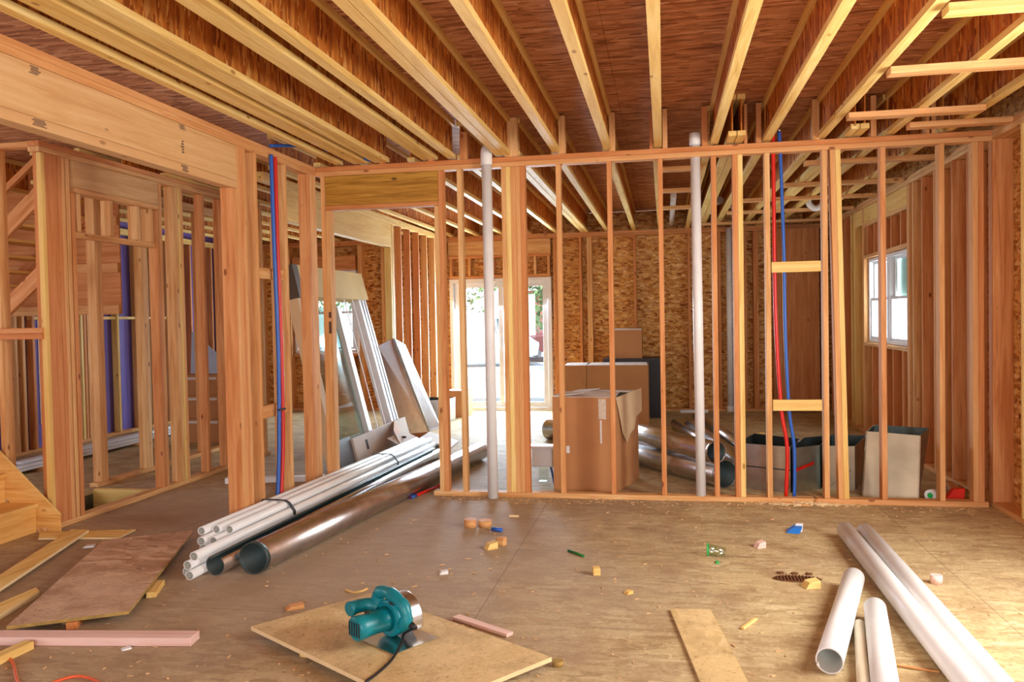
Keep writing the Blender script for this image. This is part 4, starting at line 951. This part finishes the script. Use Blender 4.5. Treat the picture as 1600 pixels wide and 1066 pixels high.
# open carton lying behind the bundle
r_, b_, t_ = open_box('cardboard_box', [at(628, 716, 2, 0), at(655, 702, 2, 0), (-2.74, 9.3, 0), (-3.02, 9.1, 0)], .12, [M_CARDP, M_CARD], 'flattened open carton with hand hole lying behind the pipe bundle', 'box')
flap(r_, t_[0], t_[1], (-.12, -.12, .10), M_CARDP); flap(r_, t_[1], t_[2], (.35, .05, -.11), M_CARDP); flap(r_, t_[3], t_[0], (-.1, .05, .16), M_CARD)
q = (t_[0] + t_[1]) / 2 + Vector((-.06, -.06, .055))
MB().bar(q - Vector((.02, -.02, -.01)), q + Vector((.03, -.02, .012)), .02, .02).build('hand_hole', M_DARK, r_)
tag(MB().box(-2.98, 7.4, .001, -2.86, 7.46, .05).bevel(.003).build('foam_block', M_PAPER), 'small white foam block by the leaning packaged door', 'foam')

# ---- leaning packaged patio door
B1, B2, T1, T2 = Vector((-3.07, 7.34, .004)), Vector((-3.12, 9.52, .004)), at(453, 414, 1, 7.34), at(561, 429, 1, 9.30)
nrm = (B2 - B1).cross(T1 - B1).normalized()
if nrm.x < 0: nrm = -nrm
def UP_(u, v, d=0.0): return (B1 * (1 - u) + B2 * u) * (1 - v) + (T1 * (1 - u) + T2 * u) * v + nrm * d
def upanel(u0, u1, v0, v1, d0, d1, name, mat, par):
    return MB().prism([UP_(u0, v0, d0), UP_(u1, v0, d0), UP_(u1, v1, d0), UP_(u0, v1, d0)], nrm * (d1 - d0)).build(name, mat, par)
pd = tag(empty('packaged_patio_door', B1), 'leaning white patio door frame with tinted glass and cardboard wrapping behind the doorway', 'door unit')
upanel(.865, .99, .03, .90, -.11, 0, 'far_jamb', M_VINYL, pd); upanel(.905, .912, .03, .90, .001, .006, 'jamb_groove', M_GREY, pd); upanel(.955, .962, .03, .90, .001, .006, 'jamb_groove', M_GREY, pd)
upanel(.0, .06, .03, .97, -.11, 0, 'near_jamb', M_CARDL, pd)
upanel(.45, .50, .03, .80, -.04, .03, 'sash_rail', M_VINYL, pd)
upanel(.0, 1, .0, .03, -.11, 0, 'sill', M_VINYL, pd)
upanel(.06, .455, .03, .80, -.03, -.022, 'pane', M_TGLASS, pd)
upanel(.06, .455, .28, .295, -.022, -.015, 'glass_edge', M_CUP, pd)
upanel(.62, .628, .05, .95, .0, .005, 'binding_strip', M_PAPER, pd); upanel(.75, .758, .05, .95, .0, .005, 'binding_strip', M_PAPER, pd)
upanel(.05, 1.0, .845, 1.0, -.12, .03, 'cardboard_cap', M_CARDY, pd); upanel(-.01, .05, .84, 1.0, -.12, .03, 'cap_end', plain('brown_wrap', (84, 66, 50), .6), pd)
cbx = upanel(.17, 1.01, -.001, .125, .004, .07, 'cardboard_base', M_CARDP, pd)
upanel(.32, .345, .045, .095, .071, .074, 'hand_hole', M_DARK, cbx)
upanel(-.01, .165, -.001, .14, .004, .05, 'grey_corner', M_GREY, pd)

# ---- leaning tapered silver duct in front of the back-left studs
apex, tr_, tl_ = Vector((-3.30, 9.72, 1.22)), Vector((-3.32, 10.24, 1.12)), at(590, 541, 1, 9.35)
bl_, bm_, br_ = Vector((-3.22, 9.55, .004)), Vector((-3.0, 10.15, .004)), Vector((-2.93, 10.5, .004))
back = Vector((-.06, .25, 0))
dt = tag(empty('tapered_duct', bl_), 'tall tapered sheet-steel duct section leaning on the bare studs', 'duct')
def quad(pts, t, name, mat, par):
    pts = [Vector(p) for p in pts]; n_ = (pts[1] - pts[0]).cross(pts[2] - pts[0]).normalized() * t
    return MB().prism(pts, n_).build(name, mat, par)
quad([bl_, bm_, apex, tl_], .003, 'broad_face', M_GALV, dt); quad([bm_, br_, tr_, apex], .003, 'narrow_face', M_GALVL, dt)
quad([bm_ + Vector((.004, -.004, 0)), bm_ + Vector((.02, .0, 0)), apex + Vector((.02, 0, 0)), apex + Vector((.004, -.004, 0))], .006, 'seam_fold', M_STEEL, dt)
quad([tl_, apex, apex + Vector((-.0, .02, -.03)), tl_ + Vector((0, .02, -.03))], .012, 'rim', M_GALV, dt)

# ---- galvanised ducts and boxes behind the partition, right
def gduct(a, b, r, lab, gap=None):
    root = tag(empty('round_duct', (Vector(a).x, Vector(a).y, Vector(a).z - r)), lab, 'duct', 'round ducts right of the tall carton')
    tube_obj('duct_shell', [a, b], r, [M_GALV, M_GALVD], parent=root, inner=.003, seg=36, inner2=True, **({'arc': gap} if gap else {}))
    d = (Vector(b) - Vector(a)).normalized()
    tube_obj('end_rim', [Vector(a) - d * .003, Vector(a) + d * .018], r + .003, M_GALV, parent=root, inner=.004, seg=36)
a, b = at(1133, 741, 2, .117), at(985, 704, 2, .117); gduct(a, a + (b - a) * 1.35, .115, 'lower large silver duct with dark mouth, lying behind the slim vent pipe')
a, b = at(1119, 707, 2, .33), at(985, 673, 2, .33); gduct(a, a + (b - a) * 1.35, .088, 'upper silver duct resting on the larger one behind the slim vent pipe')
a, b = (.74, 7.35, .082), (.30, 10.2, .082); gduct(a, b, .08, 'medium silver duct lying farther back, left of the open metal box')
a, b = (.84, 8.3, .072), (.42, 11.2, .072); gduct(a, b, .07, 'slim silver duct at the very back of the duct pile')
gduct((.52, 8.55, .06), (.12, 10.6, .06), .058, 'narrow grey duct left of the medium one')
P1, P2 = (.575, 6.98, 0), (.975, 6.79, 0)
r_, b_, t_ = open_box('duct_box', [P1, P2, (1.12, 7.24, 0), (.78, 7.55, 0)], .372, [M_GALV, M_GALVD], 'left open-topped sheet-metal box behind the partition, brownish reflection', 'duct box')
quad([Vector(P1) + Vector((.0, -.004, .185)), Vector(P2) + Vector((0, -.004, .18)), Vector(P2) + Vector((0, -.004, .188)), Vector(P1) + Vector((0, -.004, .193))], .002, 'crease', M_DARK, r_)
P1, P2 = Vector((.995, 6.80, 0)), Vector((1.235, 6.98, 0))
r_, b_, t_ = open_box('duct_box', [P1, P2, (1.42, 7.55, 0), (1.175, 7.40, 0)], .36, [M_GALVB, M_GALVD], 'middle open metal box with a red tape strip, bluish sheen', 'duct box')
n_ = Vector((.012, -.016, 0)) * .3
quad([P1 * .97 + P2 * .03 + n_ + Vector((0, 0, .165)), P1 * .25 + P2 * .75 + n_ + Vector((0, 0, .21)), P1 * .25 + P2 * .75 + n_ + Vector((0, 0, .235)), P1 * .97 + P2 * .03 + n_ + Vector((0, 0, .19))], .001, 'red_tape', M_RED, r_)
P1, P2 = Vector((1.25, 6.95, 0)), Vector((1.49, 6.93, 0))
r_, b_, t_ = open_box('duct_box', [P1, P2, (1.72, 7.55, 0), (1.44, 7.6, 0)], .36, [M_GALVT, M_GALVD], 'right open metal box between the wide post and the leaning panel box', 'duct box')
quad([P1 + Vector((.04, -.004, .02)), P1 + Vector((.045, -.004, .02)), P2 + Vector((-.03, -.004, .17)), P2 + Vector((-.035, -.004, .17))], .002, 'scratch', M_STEEL, r_)
bs = [(1.50, 6.72, 0), (1.875, 6.62, 0), (1.90, 6.82, 0), (1.52, 6.90, 0)]
tp_ = [at(1354, 674, 1, 6.84), at(1438, 681, 1, 6.74), at(1453, 669, 1, 7.0), at(1366, 664, 1, 7.08)]
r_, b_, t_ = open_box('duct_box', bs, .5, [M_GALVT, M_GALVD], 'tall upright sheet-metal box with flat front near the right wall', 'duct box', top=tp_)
for i, j in ((0, 0), (1, 1)):
    beam('edge_fold', Vector(bs[i]) + Vector((0, -.004, .004)), Vector(t_[j]) + Vector((0, -.004, -.002)), .008, .006, M_STEEL, r_)
c = at(1452, 778, 1, 6.62)
ro = tag(empty('tape_roll', (c.x, c.y, 0)), 'small white roll with green core on the floor by the right wall', 'roll')
tube_obj('roll', [(c.x, 6.60, .045), (c.x + .05, 6.66, .045)], .043, M_PAPER, parent=ro, inner=.022); tube_obj('core', [(c.x - .001, 6.599, .045), (c.x + .048, 6.655, .045)], .021, M_GREEN, parent=ro)
c = at(1497, 785, 2, 0); c.y = 6.62
rd = tag(empty('red_container', (2.13, 6.63, 0)), 'small bright red plastic piece on the floor near the right wall', 'container')
MB().prism([(2.06, 6.60, .012), (2.19, 6.60, .012), (2.20, 6.60, .10), (2.12, 6.60, .095)], (0, .06, 0)).bevel(.003).build('red_shell', M_RED, rd)
MB().box(2.05, 6.597, .001, 2.18, 6.665, .011).build('white_base', M_PAPER, rd)
stick((2.22, 6.75, 0), (2.27, 7.2, 0), .06, .04, 'red', 'dark offcut lying at the foot of the right wall')
stick((.22, 12.3, 0), (.62, 12.33, 0), .06, .04, M_PAPER, 'short pale bar lying along the far wall', 'bar', 'trim_bar')
stick((1.36, 9.25, 0), (1.62, 9.15, 0), .1, .045, 'red', 'brown offcut lying on the far floor behind the red and blue lines')
stick((1.03, 10.0, 0), (1.15, 10.15, 0), .05, .02, 'pine', 'pale chip on the far floor')

# ============================================================ BACK-LEFT ROOM
for k, (dx, z) in enumerate(((0, .045), (.0, .075), (.11, .045), (.11, .075), (.05, .105))):
    tag(beam('trim_board', (-6.33 + dx, 6.6 + k * .1, z), (-6.43 + dx, 11.1 - k * .12, z), .10, .026, M_VINYL),
        'white trim board in the dim stack at far left, %s' % ('bottom outer', 'top outer', 'bottom inner', 'middle inner', 'topmost')[k], 'trim board', 'white trim boards stacked at far left')
for k, y in enumerate((7.2, 8.8, 10.4)):
    stick((-6.52, y, 0), (-6.12, y, 0), .05, .030, 'fir', 'cross stick under the white trim stack, %s' % ('nearest', 'middle', 'farthest')[k])
for k, (z0, z1) in enumerate(((0, .30), (.302, .58), (.582, .83))):
    r_ = tag(empty('cardboard_box', (-5.45, 9.3, z0)), 'brown carton in the dim stack behind the hall studs, %s' % ('bottom', 'middle', 'top')[k], 'box', 'stacked cartons behind the hall')
    MB().box(-5.75, 9.02, z0 + .001, -5.05, 9.6, z1).bevel(.003).build('carton', M_CARD, r_)
    MB().box(-5.752, 9.017, z1 - .06, -5.30, 9.0195, z1 - .03).build('white_strip', M_CARDP, r_)
tag(MB().prism([(-5.75, 9.2, .832), (-5.10, 9.2, .832), (-5.75, 9.25, 1.36)], (0, .01, 0)).build('blue_white_panel', plain('pale_blue_sheet', (190, 205, 230), .3)), 'pale blue triangular sheet standing on the stacked cartons', 'sheet')
tube_obj('grey_pipe', [(-6.9, 10.0, .001), (-6.9, 10.0, 2.4)], .05, plain('grey_plastic', (150, 146, 140), .5), 'dim grey pipe standing before the purple board', 'pipe')
stick((-3.05, 6.95, 0), (-3.9, 6.75, 0), .07, .05, M_VINYL, 'white trim piece lying behind the left wall studs', 'trim board', 'trim_board')

# ============================================================ OUTSIDE
gz = -.30
tag(MB().box(-60, 12.9, gz - .2, 40, 90, gz).build('ground_outside', M_GRASS), 'sun-bleached pale ground outside the patio door', 'ground', kind='structure')
tag(MB().box(-22, 22.5, gz, 14, 24.3, gz + .02).build('road_kerb', M_CONC), 'pale grey road strip outside', 'road', kind='structure')
tag(MB().box(-4.5, 12.95, gz, -.8, 15.2, -.06).build('patio_slab', M_CONC), 'concrete slab just outside the patio door', 'patio', kind='structure')
# neighbouring house seen through the right window
ho = tag(empty('neighbour_house', (9, 16, gz)), 'white sided neighbouring house beyond the right window', 'house')
m = MB().box(5.6, 8, gz, 5.75, 26, 3.6)
for k in range(14): m.box(5.575, 8, gz + .1 + k * .26, 5.6, 26, gz + .125 + k * .26)
m.build('siding_wall', M_SIDING, ho)
# van
vo_ = at(770, 568, 2, gz); vroot = tag(empty('van', (-7.4, 29.5, gz)), 'white delivery van parked outside beyond the patio door', 'van')
ang = math.radians(18); RV = Matrix.Translation((-6.9, 29.6, gz)) @ Matrix.Rotation(ang, 4, 'Z')
def vp_(name, m, mat, par=None): m.xform(RV); return m.build(name, mat, par or vroot)
prof = [(-2.9, .35), (1.3, .35), (2.2, .38), (2.28, .85), (1.75, 1.12), (1.15, 1.85), (.9, 1.98), (-2.85, 2.0)]
body = vp_('body', MB().prism([(x, -.95, z) for x, z in prof], (0, 1.9, 0)).bevel(.05, 2), M_VAN)
M_VG = plain('dark_glass', (70, 90, 100), .1)
vp_('windscreen', MB().prism([(1.70, -.8, 1.2), (1.22, -.8, 1.80), (1.22, .8, 1.80), (1.70, .8, 1.2)], (.03, 0, .02)), M_VG)
vp_('side_window', MB().prism([(.35, -.975, 1.2), (1.45, -.975, 1.2), (1.05, -.975, 1.75), (.35, -.975, 1.75)], (0, .02, 0)), M_VG)
for x in (-2.0, 1.45):
    for y in (-.85, .85):
        t_ = vp_('wheel', MB().tube([(x, y - .12, .33), (x, y + .12, .33)], .33, 24), M_BLACK)
        vp_('hubcap', MB().tube([(x, y - .135, .33), (x, y - .12, .33)], .19, 18), M_STEEL, t_)
vp_('bumper', MB().box(2.2, -.9, .3, 2.34, .9, .55).bevel(.02), M_GREY)
# dark pickup behind it
vroot = tag(empty('pickup_truck', (-4.9, 33, gz)), 'dark blue and red pickup parked right of the van outside', 'truck')
RV = Matrix.Translation((-5.2, 34.0, gz)) @ Matrix.Rotation(math.radians(100), 4, 'Z')
vp_('body', MB().prism([(x, -.9, z) for x, z in ((-2.4, .4), (2.3, .4), (2.35, 1.0), (1.2, 1.1), (.6, 1.7), (-.6, 1.72), (-.9, 1.1), (-2.4, 1.05))], (0, 1.8, 0)).bevel(.04), plain('dark_red_paint', (120, 60, 60), .3))
vp_('cab_glass', MB().prism([(1.08, -.92, 1.15), (.62, -.92, 1.62), (-.58, -.92, 1.64), (-.8, -.92, 1.15)], (0, 1.84, 0)), M_VG)
for x in (-1.5, 1.5):
    for y in (-.8, .8): vp_('wheel', MB().tube([(x, y - .12, .36), (x, y + .12, .36)], .36, 20), M_BLACK)
hb = tag(empty('brick_house', (-3, 48, gz)), 'red brick house with pale roof far beyond the van', 'house')
MB().box(-8.5, 46, gz, 0, 52, 3.0).build('brick_wall', M_BRICK, hb)
MB().prism([(-9, 45.5, 3.0), (.5, 45.5, 3.0), (-.5, 49, 5.2), (-8, 49, 5.2)], (0, .1, .0)).build('roof', M_CONC, hb)
# trees
def tree(x, y, h, r, seed, lab):
    t_ = tag(empty('tree', (x, y, gz)), lab, 'tree', 'trees beyond the street'); rr = random.Random(seed)
    MB().tube([(x, y, gz), (x + .1, y, gz + h * .3), (x, y, gz + h * .75)], [.2, .16, .06], 10).build('trunk', M_BARK, t_)
    m = MB()
    for _ in range(1100):
        v = Vector((rr.gauss(0, 1), rr.gauss(0, 1), rr.gauss(0, 1))).normalized() * (rr.random() ** .4) * r; v.z *= 1.1
        c = Vector((x, y, gz + h * .66)) + v; s1 = rr.uniform(.08, .2)
        a = Vector((rr.uniform(-1, 1), rr.uniform(-1, 1), rr.uniform(-1, 1))).normalized(); b = a.cross(Vector((rr.uniform(-1, 1), rr.uniform(-1, 1), 1))).normalized()
        m._faces([c - a * s1, c + b * s1 * .5, c + a * s1, c - b * s1 * .5], [(0, 1, 2, 3)])
    m.build('foliage', M_LEAF, t_)
for k, (x, y, h, r) in enumerate(((-13, 34, 6, 2.4), (-9.6, 38, 6.5, 2.6), (-3.6, 27, 4.2, 1.5), (-18, 36, 6.5, 2.8), (-16.0, 29, 5, 1.9), (-2.1, 36, 5.5, 2.2))):
    tree(x, y, h, r, k, ('leafy tree beyond the street, left of the van', 'tall leafy tree right behind the van roof', 'small leafy tree seen in the right patio door pane', 'broad tree seen through the back-left window, left', 'slim tree seen through the back-left window, right', 'leafy tree far behind in the right patio door pane')[k])
